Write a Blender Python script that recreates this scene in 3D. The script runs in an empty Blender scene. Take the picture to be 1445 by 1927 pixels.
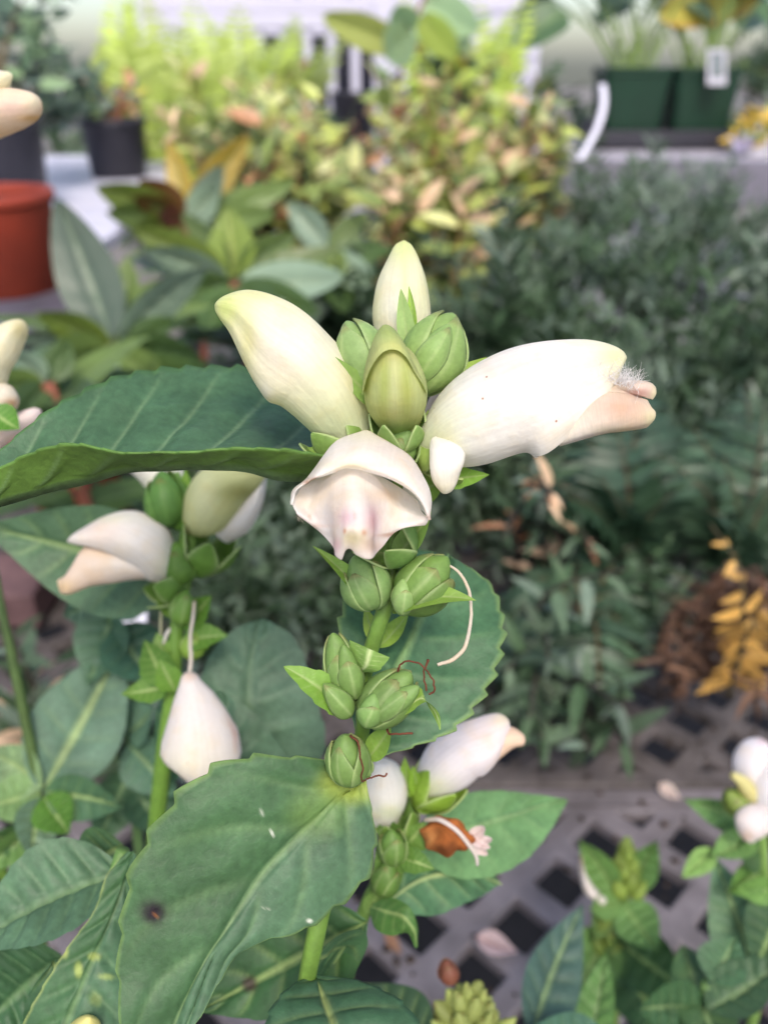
import bpy, math, random
import numpy as np
from mathutils import Matrix, Vector

# ------------------------------------------------------------------ camera
SC = bpy.context.scene
F = 1572.0                      # focal length in photograph pixels (1445 x 1927)
CX, CY = 722.5, 963.5
PITCH = math.radians(28.0)
CAM = np.array([0.0, 0.0, 1.12])
RIGHT = np.array([1.0, 0, 0])
FWD = np.array([0, math.cos(PITCH), -math.sin(PITCH)])
UP = np.array([0, math.sin(PITCH), math.cos(PITCH)])
cd = bpy.data.cameras.new('camera')
cam = bpy.data.objects.new('camera', cd)
SC.collection.objects.link(cam)
cam.location = CAM
cam.rotation_euler = (math.pi / 2 - PITCH, 0, 0)
cd.sensor_fit = 'VERTICAL'
cd.sensor_height = 36.0
cd.sensor_width = 27.0
cd.angle_y = 2 * math.atan(CY / F)
cd.clip_start = 0.005
cd.clip_end = 400
cd.dof.use_dof = True
cd.dof.focus_distance = 0.118
cd.dof.aperture_fstop = cd.lens / 1.85
SC.camera = cam

# ------------------------------------------------------------------ daylight
SUN_EL, SUN_AZ = math.radians(52), math.radians(172)   # azimuth clockwise from +Y
w = bpy.data.worlds.new('World')
SC.world = w
w.use_nodes = True
nt = w.node_tree
sky = nt.nodes.new('ShaderNodeTexSky')
sky.sky_type = 'NISHITA'
sky.sun_disc = False
sky.sun_elevation = SUN_EL
sky.sun_rotation = SUN_AZ
sky.air_density = 1.0
sky.dust_density = 2.5
sky.ozone_density = 0.0
nt.links.new(sky.outputs['Color'], nt.nodes['Background'].inputs['Color'])
nt.nodes['Background'].inputs['Strength'].default_value = 0.15
sd = bpy.data.lights.new('sun', 'SUN')
sd.energy = 1.5
sd.angle = math.radians(16)
sd.color = (1.0, 0.93, 0.82)
sun = bpy.data.objects.new('sun', sd)
SC.collection.objects.link(sun)
sv = Vector((math.sin(SUN_AZ) * math.cos(SUN_EL), math.cos(SUN_AZ) * math.cos(SUN_EL), math.sin(SUN_EL)))
sun.rotation_euler = sv.to_track_quat('Z', 'Y').to_euler()
sun.location = (0, -2, 4)
SC.view_settings.view_transform = 'Standard'
SC.view_settings.look = 'None'
SC.view_settings.gamma = 1.0
SC.view_settings.exposure = 0.8
SC.render.engine = 'CYCLES'
SC.cycles.max_bounces = 6
SC.cycles.diffuse_bounces = 4
SC.cycles.glossy_bounces = 2
SC.cycles.transmission_bounces = 4
SC.cycles.use_adaptive_sampling = True
SC.cycles.adaptive_threshold = 0.03
SC.cycles.use_denoising = True

RNG = random.Random(7)
NR = np.random.RandomState(11)
COL = SC.collection

# ------------------------------------------------------------------ helpers
def srgb(r, g, b, k=1.0):
    f = lambda c: (c / 12.92 if c <= 0.04045 else ((c + 0.055) / 1.055) ** 2.4)
    return np.array([f(r / 255.0) * k, f(g / 255.0) * k, f(b / 255.0) * k])

def P(px, py, d):
    """point seen at a photograph pixel, d centimetres along the camera axis"""
    d = d * 0.01
    return CAM + d * (FWD + (px - CX) / F * RIGHT - (py - CY) / F * UP)

def PP(pts):
    return np.array([P(*p) for p in pts])

def proj(v):
    q = v - CAM
    d = q @ FWD
    return CX + F * (q @ RIGHT) / d, CY - F * (q @ UP) / d

def norm(v):
    n = np.linalg.norm(v, axis=-1, keepdims=True)
    return v / np.maximum(n, 1e-12)

def interp(pts, n, closed=False, ts=None):
    """smooth curve through control points (first axis), n samples"""
    p = np.asarray(pts, float)
    m = len(p)
    if closed:
        t = np.arange(n) * m / n
    else:
        t = np.linspace(0, m - 1, n) if ts is None else np.asarray(ts) * (m - 1)
    i = np.floor(t).astype(int)
    if not closed:
        i = np.clip(i, 0, m - 2) if m > 1 else i * 0
    f = (t - i).reshape((-1,) + (1,) * (p.ndim - 1))
    if closed:
        g = lambda k: p[(i + k) % m]
        a, b, c, d = g(-1), g(0), g(1), g(2)
    else:
        b, c = p[i], p[i + 1]
        a = np.where((i > 0).reshape(f.shape), p[np.maximum(i - 1, 0)], 2 * b - c)
        d = np.where((i < m - 2).reshape(f.shape), p[np.minimum(i + 2, m - 1)], 2 * c - b)
    return 0.5 * ((2 * b) + (c - a) * f + (2 * a - 5 * b + 4 * c - d) * f ** 2 + (3 * b - a - 3 * c + d) * f ** 3)

def resample(pts, n):
    """even arc-length resampling of a smooth curve (chord-length parameter, no overshoot)"""
    p = np.asarray(pts, float)
    t = np.r_[0, np.cumsum(np.linalg.norm(np.diff(p, axis=0), axis=1))]
    sl = np.diff(p, axis=0) / np.maximum(np.diff(t), 1e-9)[:, None]
    h = np.diff(t)
    m = np.empty_like(p)
    m[0], m[-1] = sl[0], sl[-1]
    for k in range(1, len(p) - 1):
        m[k] = (sl[k - 1] * h[k] + sl[k] * h[k - 1]) / (h[k] + h[k - 1])
    tt = np.linspace(0, t[-1], max(80, n * 4))
    i = np.clip(np.searchsorted(t, tt, side='right') - 1, 0, len(p) - 2)
    u = ((tt - t[i]) / h[i])[:, None]
    q = (2 * u ** 3 - 3 * u ** 2 + 1) * p[i] + (u ** 3 - 2 * u ** 2 + u) * h[i][:, None] * m[i] + (3 * u ** 2 - 2 * u ** 3) * p[i + 1] + (u ** 3 - u ** 2) * h[i][:, None] * m[i + 1]
    s = np.r_[0, np.cumsum(np.linalg.norm(np.diff(q, axis=0), axis=1))]
    e = np.linspace(0, s[-1], n)
    return np.stack([np.interp(e, s, q[:, k]) for k in range(q.shape[1])], 1)

ORIGIN = {}
def origin(o):
    while o is not None and o.parent is not None:
        o = o.parent
    return ORIGIN.get(o.name, np.zeros(3)) if o is not None else np.zeros(3)

def thing(name, label, cat, loc=(0, 0, 0), group=None):
    o = bpy.data.objects.new(name, None)
    COL.objects.link(o)
    o.empty_display_size = 0.01
    o.location = loc
    ORIGIN[o.name] = np.array(loc, float)
    o['label'] = label
    o['category'] = cat
    if group:
        o['group'] = group
    return o

def tag(o, label, cat, group=None):
    o['label'] = label
    o['category'] = cat
    if group:
        o['group'] = group
    return o

def mesh(name, verts, faces, mat, parent=None, uv=None, tint=None, smooth=True, solid=0, extra=None):
    v = np.asarray(verts, float).reshape(-1, 3)
    org = origin(parent) if parent is not None else v.mean(0)
    me = bpy.data.meshes.new(name)
    me.from_pydata((v - org).tolist(), [], faces)
    if uv is not None:
        lay = me.uv_layers.new(name='UVMap')
        idx = np.empty(len(me.loops), dtype=np.int32)
        me.loops.foreach_get('vertex_index', idx)
        lay.data.foreach_set('uv', np.asarray(uv, float).reshape(-1, 2)[idx].ravel())
    if tint is not None:
        t = np.asarray(tint, float)
        if t.ndim == 1:
            t = np.tile(t, (len(v), 1))
        a = me.color_attributes.new('tint', 'FLOAT_COLOR', 'POINT')
        a.data.foreach_set('color', np.c_[np.clip(t, 0, 1), np.ones(len(v))].ravel())
    if smooth:
        me.polygons.foreach_set('use_smooth', np.ones(len(me.polygons), bool))
    me.materials.append(mat)
    o = bpy.data.objects.new(name, me)
    COL.objects.link(o)
    if parent is not None:
        o.parent = parent
    else:
        o.location = org
        ORIGIN[o.name] = org
    if solid:
        m = o.modifiers.new('thickness', 'SOLIDIFY')
        m.thickness = solid * 0.01
        m.offset = 0
    return o

def gridfaces(nv, nu, closed=False, cap0=False, cap1=False):
    f = []
    for j in range(nv - 1):
        for i in range(nu if closed else nu - 1):
            k = (i + 1) % nu
            f.append((j * nu + i, j * nu + k, (j + 1) * nu + k, (j + 1) * nu + i))
    if cap0:
        f.append(tuple(range(nu))[::-1])
    if cap1:
        f.append(tuple((nv - 1) * nu + i for i in range(nu)))
    return f

def gridmesh(name, G, mat, parent, closed=False, cap0=False, cap1=False, tint=None, solid=0):
    nv, nu = G.shape[:2]
    vv, uu = np.meshgrid(np.linspace(0, 1, nv), np.linspace(0, 1, nu), indexing='ij')
    V = G.reshape(-1, 3)
    if callable(tint):
        tint = tint(V, uu.ravel(), vv.ravel())
    return mesh(name, V, gridfaces(nv, nu, closed, cap0, cap1), mat, parent, np.stack([uu, vv], -1), tint, True, solid)

def loft(curves, nu, nv, closed=False):
    C = np.array([PP(c) if len(c[0]) == 3 else c for c in curves])
    C = interp(C.transpose(1, 0, 2), nu, closed).transpose(1, 0, 2)
    return interp(C, nv)

def tubegrid(pts, radii, n=10, flat=1.0):
    p = np.asarray(pts, float)
    r = np.asarray(radii, float)
    T = norm(np.gradient(p, axis=0))
    ref = np.array([0.3, 0.2, 1.0]) if abs(T[0] @ np.array([0, 0, 1.0])) < 0.9 else np.array([1.0, 0.2, 0])
    rows = []
    s = norm(np.cross(T[0], ref))
    for k in range(len(p)):
        s = norm(s - (s @ T[k]) * T[k])
        b = np.cross(T[k], s)
        a = np.arange(n) * 2 * math.pi / n
        rows.append(p[k] + r[k] * (np.cos(a)[:, None] * s + flat * np.sin(a)[:, None] * b))
    return np.array(rows)

def tube(name, pts, radii, mat, parent, n=10, tint=None, samples=None, kink=0.0):
    """pts world; radii in cm; kink roughens the line, in cm"""
    p = resample(pts, samples) if samples else np.asarray(pts, float)
    if kink:
        k_ = NR.normal(0, kink * .01, p.shape)
        k_ = (k_ + np.roll(k_, 1, 0) + np.roll(k_, -1, 0)) / 1.7
        k_[0] = 0
        p = p + k_
    r = np.asarray(radii, float) * 0.01
    if r.ndim == 0:
        r = np.full(len(p), float(r))
    elif len(r) != len(p):
        r = np.interp(np.linspace(0, 1, len(p)), np.linspace(0, 1, len(r)), r)
    return gridmesh(name, tubegrid(p, r, n), mat, parent, True, True, True, tint)

def spots(base, lst):
    """pigment: base colour with soft patches, given by where they sit on the petal"""
    def f(V, u, v):
        x, y = proj(V)
        c = np.tile(np.asarray(base, float), (len(V), 1))
        for (col, cx, cy, rx, ry, k) in lst:
            wgt = k * np.exp(-(((x - cx) / rx) ** 2 + ((y - cy) / ry) ** 2))
            c = c * (1 - wgt[:, None]) + np.asarray(col)[None] * wgt[:, None]
        return c
    return f

def px2cm(px, d):
    return px * d / F

# ------------------------------------------------------------------ materials
def nodes_mat(name):
    m = bpy.data.materials.new(name)
    m.use_nodes = True
    return m, m.node_tree, m.node_tree.nodes['Principled BSDF']

def noise(nt, scale, detail=3, rough=0.5, coord='Object'):
    tc = nt.nodes.new('ShaderNodeTexCoord')
    n = nt.nodes.new('ShaderNodeTexNoise')
    n.inputs['Scale'].default_value = scale
    n.inputs['Detail'].default_value = detail
    n.inputs['Roughness'].default_value = rough
    nt.links.new(tc.outputs[coord], n.inputs['Vector'])
    return n

def maprange(nt, src, a, b, c, d):
    m = nt.nodes.new('ShaderNodeMapRange')
    m.inputs['From Min'].default_value = a
    m.inputs['From Max'].default_value = b
    m.inputs['To Min'].default_value = c
    m.inputs['To Max'].default_value = d
    nt.links.new(src, m.inputs['Value'])
    return m.outputs['Result']

def scale_col(nt, col, fac):
    v = nt.nodes.new('ShaderNodeVectorMath')
    v.operation = 'SCALE'
    nt.links.new(col, v.inputs[0])
    nt.links.new(fac, v.inputs['Scale'])
    return v.outputs['Vector']

def tissue(name, rough=0.45, trans=0.3, nscale=900, namp=0.12, bump=0.15, spec=0.4, sss=0.0, speck=None, coat=0.0, cast=(1, 1, 1), streak=0.0):
    """plant tissue coloured by the pigment attribute 'tint', letting some light through"""
    m, nt, bs = nodes_mat(name)
    at = nt.nodes.new('ShaderNodeAttribute')
    at.attribute_name = 'tint'
    n = noise(nt, nscale, 4, 0.6)
    n2 = noise(nt, nscale * 0.15, 3, 0.5)
    f1 = maprange(nt, n.outputs['Fac'], 0.3, 0.7, 1 - namp, 1 + namp)
    f2 = maprange(nt, n2.outputs['Fac'], 0.3, 0.7, 1 - namp, 1 + namp)
    c = scale_col(nt, scale_col(nt, at.outputs['Color'], f1), f2)
    if cast != (1, 1, 1):
        vm = nt.nodes.new('ShaderNodeVectorMath')
        vm.operation = 'MULTIPLY'
        nt.links.new(c, vm.inputs[0])
        vm.inputs[1].default_value = cast
        c = vm.outputs['Vector']
    hsrc = n.outputs['Fac']
    if streak:
        mb = nt.nodes.new('ShaderNodeMix')
        mb.data_type = 'RGBA'
        mb.blend_type = 'MULTIPLY'
        nt.links.new(maprange(nt, n2.outputs['Fac'], 0.48, 0.72, 0, 1), mb.inputs['Factor'])
        nt.links.new(c, mb.inputs['A'])
        mb.inputs['B'].default_value = (.96, .91, .82, 1)
        c = mb.outputs['Result']
    if streak:                          # faint lengthwise veins
        uvn = nt.nodes.new('ShaderNodeUVMap')
        mp = nt.nodes.new('ShaderNodeMapping')
        mp.inputs['Scale'].default_value = (70, 2.2, 1)
        nt.links.new(uvn.outputs['UV'], mp.inputs['Vector'])
        n3 = nt.nodes.new('ShaderNodeTexNoise')
        n3.inputs['Scale'].default_value = 1.0
        n3.inputs['Detail'].default_value = 3
        nt.links.new(mp.outputs['Vector'], n3.inputs['Vector'])
        c = scale_col(nt, c, maprange(nt, n3.outputs['Fac'], 0.35, 0.65, 1 - streak, 1 + streak * .4))
        ad = nt.nodes.new('ShaderNodeMath')
        ad.operation = 'ADD'
        nt.links.new(n.outputs['Fac'], ad.inputs[0])
        nt.links.new(n3.outputs['Fac'], ad.inputs[1])
        ad2 = nt.nodes.new('ShaderNodeMath')
        ad2.operation = 'MULTIPLY_ADD'
        nt.links.new(n2.outputs['Fac'], ad2.inputs[0])
        ad2.inputs[1].default_value = 5.0
        nt.links.new(ad.outputs[0], ad2.inputs[2])
        hsrc = ad2.outputs[0]
    if speck is not None:
        v = nt.nodes.new('ShaderNodeTexVoronoi')
        v.inputs['Scale'].default_value = speck[1]
        tc = nt.nodes.new('ShaderNodeTexCoord')
        nt.links.new(tc.outputs['Object'], v.inputs['Vector'])
        k = maprange(nt, v.outputs['Distance'], speck[2], speck[2] * 0.5, 0, 1)
        mx = nt.nodes.new('ShaderNodeMix')
        mx.data_type = 'RGBA'
        nt.links.new(k, mx.inputs['Factor'])
        nt.links.new(c, mx.inputs['A'])
        mx.inputs['B'].default_value = (*speck[0], 1)
        c = mx.outputs['Result']
    nt.links.new(c, bs.inputs['Base Color'])
    bs.inputs['Roughness'].default_value = rough
    bs.inputs['Specular IOR Level'].default_value = spec
    bs.inputs['Coat Weight'].default_value = coat
    if sss:
        bs.inputs['Subsurface Weight'].default_value = sss
        bs.inputs['Subsurface Radius'].default_value = (1.0, 0.8, 0.5)
        bs.inputs['Subsurface Scale'].default_value = 0.0012
    if bump:
        b = nt.nodes.new('ShaderNodeBump')
        b.inputs['Strength'].default_value = bump
        b.inputs['Distance'].default_value = 0.0003
        nt.links.new(hsrc, b.inputs['Height'])
        nt.links.new(b.outputs['Normal'], bs.inputs['Normal'])
    if trans:
        t = nt.nodes.new('ShaderNodeBsdfTranslucent')
        nt.links.new(c, t.inputs['Color'])
        ms = nt.nodes.new('ShaderNodeMixShader')
        ms.inputs['Fac'].default_value = trans
        nt.links.new(bs.outputs['BSDF'], ms.inputs[1])
        nt.links.new(t.outputs['BSDF'], ms.inputs[2])
        nt.links.new(ms.outputs['Shader'], nt.nodes['Material Output'].inputs['Surface'])
    return m

def bgleaf(name, col, var=0.25, rough=0.42, trans=0.25, rib=None, spec=0.5, edge=None):
    """leaf of a plant further back: own colour, a different shade on every leaf, paler midrib"""
    m, nt, bs = nodes_mat(name)
    oi = nt.nodes.new('ShaderNodeObjectInfo')
    rg = nt.nodes.new('ShaderNodeRGB')
    rg.outputs[0].default_value = (*col, 1)
    f = maprange(nt, oi.outputs['Random'], 0, 1, 1 - var, 1 + var)
    n = noise(nt, 5, 3, 0.6)
    f2 = maprange(nt, n.outputs['Fac'], 0.3, 0.7, 0.8, 1.2)
    c = scale_col(nt, scale_col(nt, rg.outputs[0], f), f2)
    uvn = nt.nodes.new('ShaderNodeUVMap')
    sx = nt.nodes.new('ShaderNodeSeparateXYZ')
    nt.links.new(uvn.outputs['UV'], sx.inputs['Vector'])
    def mixin(fac, colr, c):
        mx = nt.nodes.new('ShaderNodeMix')
        mx.data_type = 'RGBA'
        nt.links.new(fac, mx.inputs['Factor'])
        nt.links.new(c, mx.inputs['A'])
        mx.inputs['B'].default_value = (*colr, 1)
        return mx.outputs['Result']
    if rib is not None:
        mm = nt.nodes.new('ShaderNodeMath')
        mm.operation = 'SUBTRACT'
        nt.links.new(sx.outputs['Y'], mm.inputs[0])
        mm.inputs[1].default_value = 0.5
        ab = nt.nodes.new('ShaderNodeMath')
        ab.operation = 'ABSOLUTE'
        nt.links.new(mm.outputs[0], ab.inputs[0])
        c = mixin(maprange(nt, ab.outputs[0], 0.07, 0.02, 0, 0.7), rib, c)
        if edge is not None:
            c = mixin(maprange(nt, ab.outputs[0], 0.34, 0.47, 0, 0.8), edge, c)
    nt.links.new(c, bs.inputs['Base Color'])
    bs.inputs['Roughness'].default_value = rough
    bs.inputs['Specular IOR Level'].default_value = spec
    t = nt.nodes.new('ShaderNodeBsdfTranslucent')
    nt.links.new(c, t.inputs['Color'])
    ms = nt.nodes.new('ShaderNodeMixShader')
    ms.inputs['Fac'].default_value = trans
    nt.links.new(bs.outputs['BSDF'], ms.inputs[1])
    nt.links.new(t.outputs['BSDF'], ms.inputs[2])
    nt.links.new(ms.outputs['Shader'], nt.nodes['Material Output'].inputs['Surface'])
    return m

def plain(name, col, rough=0.6, var=0.2, nscale=30, bump=0.0, col2=None, spec=0.4):
    m, nt, bs = nodes_mat(name)
    n = noise(nt, nscale, 5, 0.6)
    mx = nt.nodes.new('ShaderNodeMix')
    mx.data_type = 'RGBA'
    nt.links.new(maprange(nt, n.outputs['Fac'], 0.35, 0.65, 0, 1), mx.inputs['Factor'])
    c2 = col2 if col2 is not None else np.asarray(col) * (1 - var)
    mx.inputs['A'].default_value = (*col, 1)
    mx.inputs['B'].default_value = (*c2, 1)
    nt.links.new(mx.outputs['Result'], bs.inputs['Base Color'])
    bs.inputs['Roughness'].default_value = rough
    bs.inputs['Specular IOR Level'].default_value = spec
    if bump:
        b = nt.nodes.new('ShaderNodeBump')
        b.inputs['Strength'].default_value = bump
        b.inputs['Distance'].default_value = 0.002
        nt.links.new(n.outputs['Fac'], b.inputs['Height'])
        nt.links.new(b.outputs['Normal'], bs.inputs['Normal'])
    return m

M = {}
M['petal'] = tissue('petal', 0.58, 0.36, 1500, 0.03, 0.28, 0.3, streak=.06)
M['petal_thin'] = tissue('petal_thin', 0.58, 0.46, 1500, 0.03, 0.22, 0.3, streak=.03)
M['petal_specked'] = tissue('petal_specked', 0.58, 0.36, 1500, 0.03, 0.28, 0.3, speck=((0.45, 0.22, 0.14), 330, 0.07), streak=.06)
M['sepal'] = tissue('sepal', 0.5, 0.2, 1200, 0.1, 0.3, 0.32, cast=(.94, .90, .76))
M['leaf'] = tissue('leaf', 0.5, 0.15, 700, 0.18, 0.6, 0.32, cast=(.86, .83, .74))
M['stem'] = tissue('stem', 0.5, 0.0, 900, 0.14, 0.3, 0.35, cast=(.9, .84, .8))
M['dry'] = tissue('dry', 0.85, 0.1, 500, 0.3, 0.8, 0.15)
M['hair'] = tissue('hair', 0.6, 0.3, 300, 0.02, 0, 0.3)

# pigments
WHITE = srgb(247, 243, 236, .98); CREAM = srgb(243, 238, 206, .98); LIME = srgb(205, 214, 140)
PINK = srgb(222, 170, 180); BLUSH = srgb(238, 220, 208); OLIVE = srgb(150, 155, 95)
BUD = srgb(132, 166, 92); BUDPALE = srgb(205, 222, 175); STEMG = srgb(100, 136, 58)
LEAFD = srgb(62, 104, 66); LEAFM = srgb(80, 118, 78); UNDER = srgb(104, 140, 66); RIB = srgb(150, 175, 115)

# ------------------------------------------------------------------ plant organs
CR = np.random.RandomState(5)
def crumple(o, amp, freq):
    """uneven, slightly puckered surface; amp in cm, freq in waves per cm"""
    me = o.data
    co = np.empty(len(me.vertices) * 3)
    me.vertices.foreach_get('co', co)
    co = co.reshape(-1, 3)
    no = np.empty(len(me.vertices) * 3)
    me.vertices.foreach_get('normal', no)
    no = no.reshape(-1, 3)
    h = np.zeros(len(co))
    for k in range(9):
        d = norm(CR.normal(0, 1, 3)) * freq * CR.uniform(.5, 1.7) * 2 * math.pi * 100
        h += np.sin(co @ d + CR.uniform(0, 6.28)) / 3
    me.vertices.foreach_set('co', (co + no * (h * amp * .01)[:, None]).ravel())
    me.update()
    return o

def ringbody(name, parent, D, V, W, mat, tint, keel=0.25, gap=None, nu=40, nv=44, solid=0, belly=0.0, nref=None, ridge=None):
    """swollen tube between a back line D and a belly line V (points), half-widths W in cm"""
    K = len(D)
    Dm, Vm = interp(PP(D), nv), interp(PP(V), nv)
    Wm = interp(np.array(W, float)[:, None], nv)[:, 0] * 0.01
    g = np.zeros(nv) if gap is None else np.interp(np.linspace(0, 1, nv), np.linspace(0, 1, K), gap)
    C = (Dm + Vm) / 2
    e = (Dm - Vm) / 2
    if nref is None:
        T = np.gradient(C, axis=0)
        nrm = norm(np.cross(T, e))
        nrm[-3:] = nrm[-4]
    else:
        nrm = np.tile(norm(np.asarray(nref, float)), (nv, 1))
    rows = []
    for k in range(nv):
        lim = math.pi - math.radians(g[k])
        th = np.linspace(-lim, lim, nu)
        c = np.cos(th)
        lo = math.cos(lim)
        c2 = (c - lo) / (1 - lo) * 2 - 1
        s = np.sin(th) * (1 - keel * np.maximum(0, c) ** 2 + belly * np.maximum(0, -c) ** 2)
        s = s * (1 + .014 * np.sin(5 * th + 3.1 * k / nv * 2 + 1.3) + .012 * np.sin(9 * th - 5.0 * k / nv))
        if ridge is not None:      # shallow fold along the flank, towards the tip
            tk = k / (nv - 1)
            s = s * (1 - ridge[2] * 3 * np.exp(-((c + .45) / .28) ** 2) * math.exp(-((tk - ridge[0]) / .22) ** 2))
        rows.append(C[k] + c2[:, None] * e[k] + (Wm[k] * s)[:, None] * nrm[k])
    return crumple(gridmesh(name, np.array(rows), mat, parent, False, False, False, tint, solid), .010, .8)

def saw(x):
    f = x - np.floor(x)
    return np.where(f < 0.82, f / 0.82, (1 - f) / 0.18)

def leafcore(name, parent, A, Mi, B, mat, tint, teeth=0.0, nteeth=12, nveins=7, quilt=0.0, cup=0.0, nh=10, slant=0.9, rib=None, tint2=None, patches=(), edge=None, solid=0, ribw=0.03, veinc=0.35, veinw=0.09):
    nu = len(Mi)
    u = np.linspace(0, 1, nu)
    vs = np.linspace(-1, 1, 2 * nh + 1)
    T = norm(np.gradient(Mi, axis=0))
    acr = norm(B - A)
    N = norm(np.cross(T, acr))
    G = np.zeros((nu, len(vs), 3))
    tn = np.zeros((nu, len(vs), 3))
    rb = np.asarray(rib if rib is not None else tint)
    t2 = np.asarray(tint2 if tint2 is not None else tint)
    env = np.sin(np.pi * np.clip(u, 0, 1)) ** 0.35
    for j, v in enumerate(vs):
        E = (A if v < 0 else B) - Mi
        a = abs(v)
        sc = a + teeth * (saw(u * nteeth + (0.4 if v < 0 else 0)) - 0.35) * env * a ** 8
        p = Mi + E * sc[:, None]
        q = u * nveins - a * slant * (0.8 + 0.2 * u)
        dist = np.abs(q - np.round(q))
        vein = np.exp(-(dist / veinw) ** 2) * min(1, a * 5) * (1 - a ** 4)
        mid = math.exp(-(v / ribw) ** 2)
        puff = (0.5 - np.exp(-(dist / 0.22) ** 2)) * (1 - a ** 2) * min(1, a * 4)
        wl = np.linalg.norm(E, axis=1)
        h = cup * wl * (a * a - a) + quilt * 0.01 * puff - quilt * 0.012 * mid
        G[:, j] = p + N * h[:, None]
        c = tint if v < 0 else t2
        col = np.tile(np.asarray(c, float), (nu, 1))
        k = np.clip(mid * 0.9 + vein * veinc, 0, 1)[:, None]
        col = col * (1 - k) + rb * k
        if edge is not None and a > 0.97:
            col = col * 0.4 + np.asarray(edge) * 0.6
        tn[:, j] = col
    V = G.reshape(-1, 3)
    tn = tn.reshape(-1, 3)
    x, y = proj(V)
    for (col, cx, cy, rx, ry, k) in patches:
        wg = (k * np.exp(-((((x - cx) / rx) ** 2 + ((y - cy) / ry) ** 2) ** 2)))[:, None]
        tn = tn * (1 - wg) + np.asarray(col) * wg
    uu, vv = np.meshgrid(u, (vs + 1) / 2, indexing='ij')
    return mesh(name, V, gridfaces(nu, len(vs)), mat, parent, np.stack([uu, vv], -1), tn, True, solid)

def leaf3(name, parent, left, mid, right, mat=None, tint=LEAFM, nu=150, **kw):
    """leaf through measured midrib and margins; each a list of (x, y, depth)"""
    return crumple(leafcore(name, parent, resample(PP(left), nu), resample(PP(mid), nu), resample(PP(right), nu), mat or M['leaf'], tint, **kw), .022, .9)

def qleaf(name, parent, b, t, wpx, tint=LEAFM, mat=None, roll=0.0, fold=0.25, sag=0.08, side=0.0, nu=40, shape=(0.72, 1.0), **kw):
    """leaf from base to tip; sag bows it out of line, roll turns it about its midrib"""
    p0, p1 = P(*b), P(*t)
    d = p1 - p0
    L = np.linalg.norm(d)
    dn = d / L
    view = norm((p0 + p1) / 2 - CAM)
    s = norm(np.cross(dn, view))
    n = np.cross(s, dn)
    cr, sr = math.cos(roll), math.sin(roll)
    s, n = s * cr + n * sr, n * cr - s * sr
    if n[2] < 0 and abs(roll) < 0.01:
        pass
    u = np.linspace(0, 1, nu)
    mid = p0 + u[:, None] * d + (4 * u * (1 - u))[:, None] * (n * sag * L + s * side * L)
    wd = px2cm(wpx, (b[2] + t[2]) / 2) * 0.01 / 2
    pr = np.maximum(np.sin(np.pi * u ** shape[0]), 0) ** shape[1]
    pr = np.maximum(pr, 0.06 * (1 - u))
    A = mid - s * (wd * pr)[:, None] - n * (fold * wd * pr)[:, None]
    B = mid + s * (wd * pr)[:, None] - n * (fold * wd * pr)[:, None]
    kw.setdefault('nh', 5)
    kw.setdefault('rib', RIB)
    return leafcore(name, parent, A, mid, B, mat or M['leaf'], tint, **kw)

def frame(b, t):
    p0, p1 = P(*b), P(*t)
    a = norm(p1 - p0)
    view = norm((p0 + p1) / 2 - CAM)
    s = norm(np.cross(a, view))
    n = np.cross(s, a)             # points at the camera or away
    if n @ view > 0:
        n = -n
    return p0, p1, a, s, n

def eggprofile(t, blunt):
    return np.maximum(np.sin(np.pi * t ** blunt), 0) ** 0.62

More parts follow.
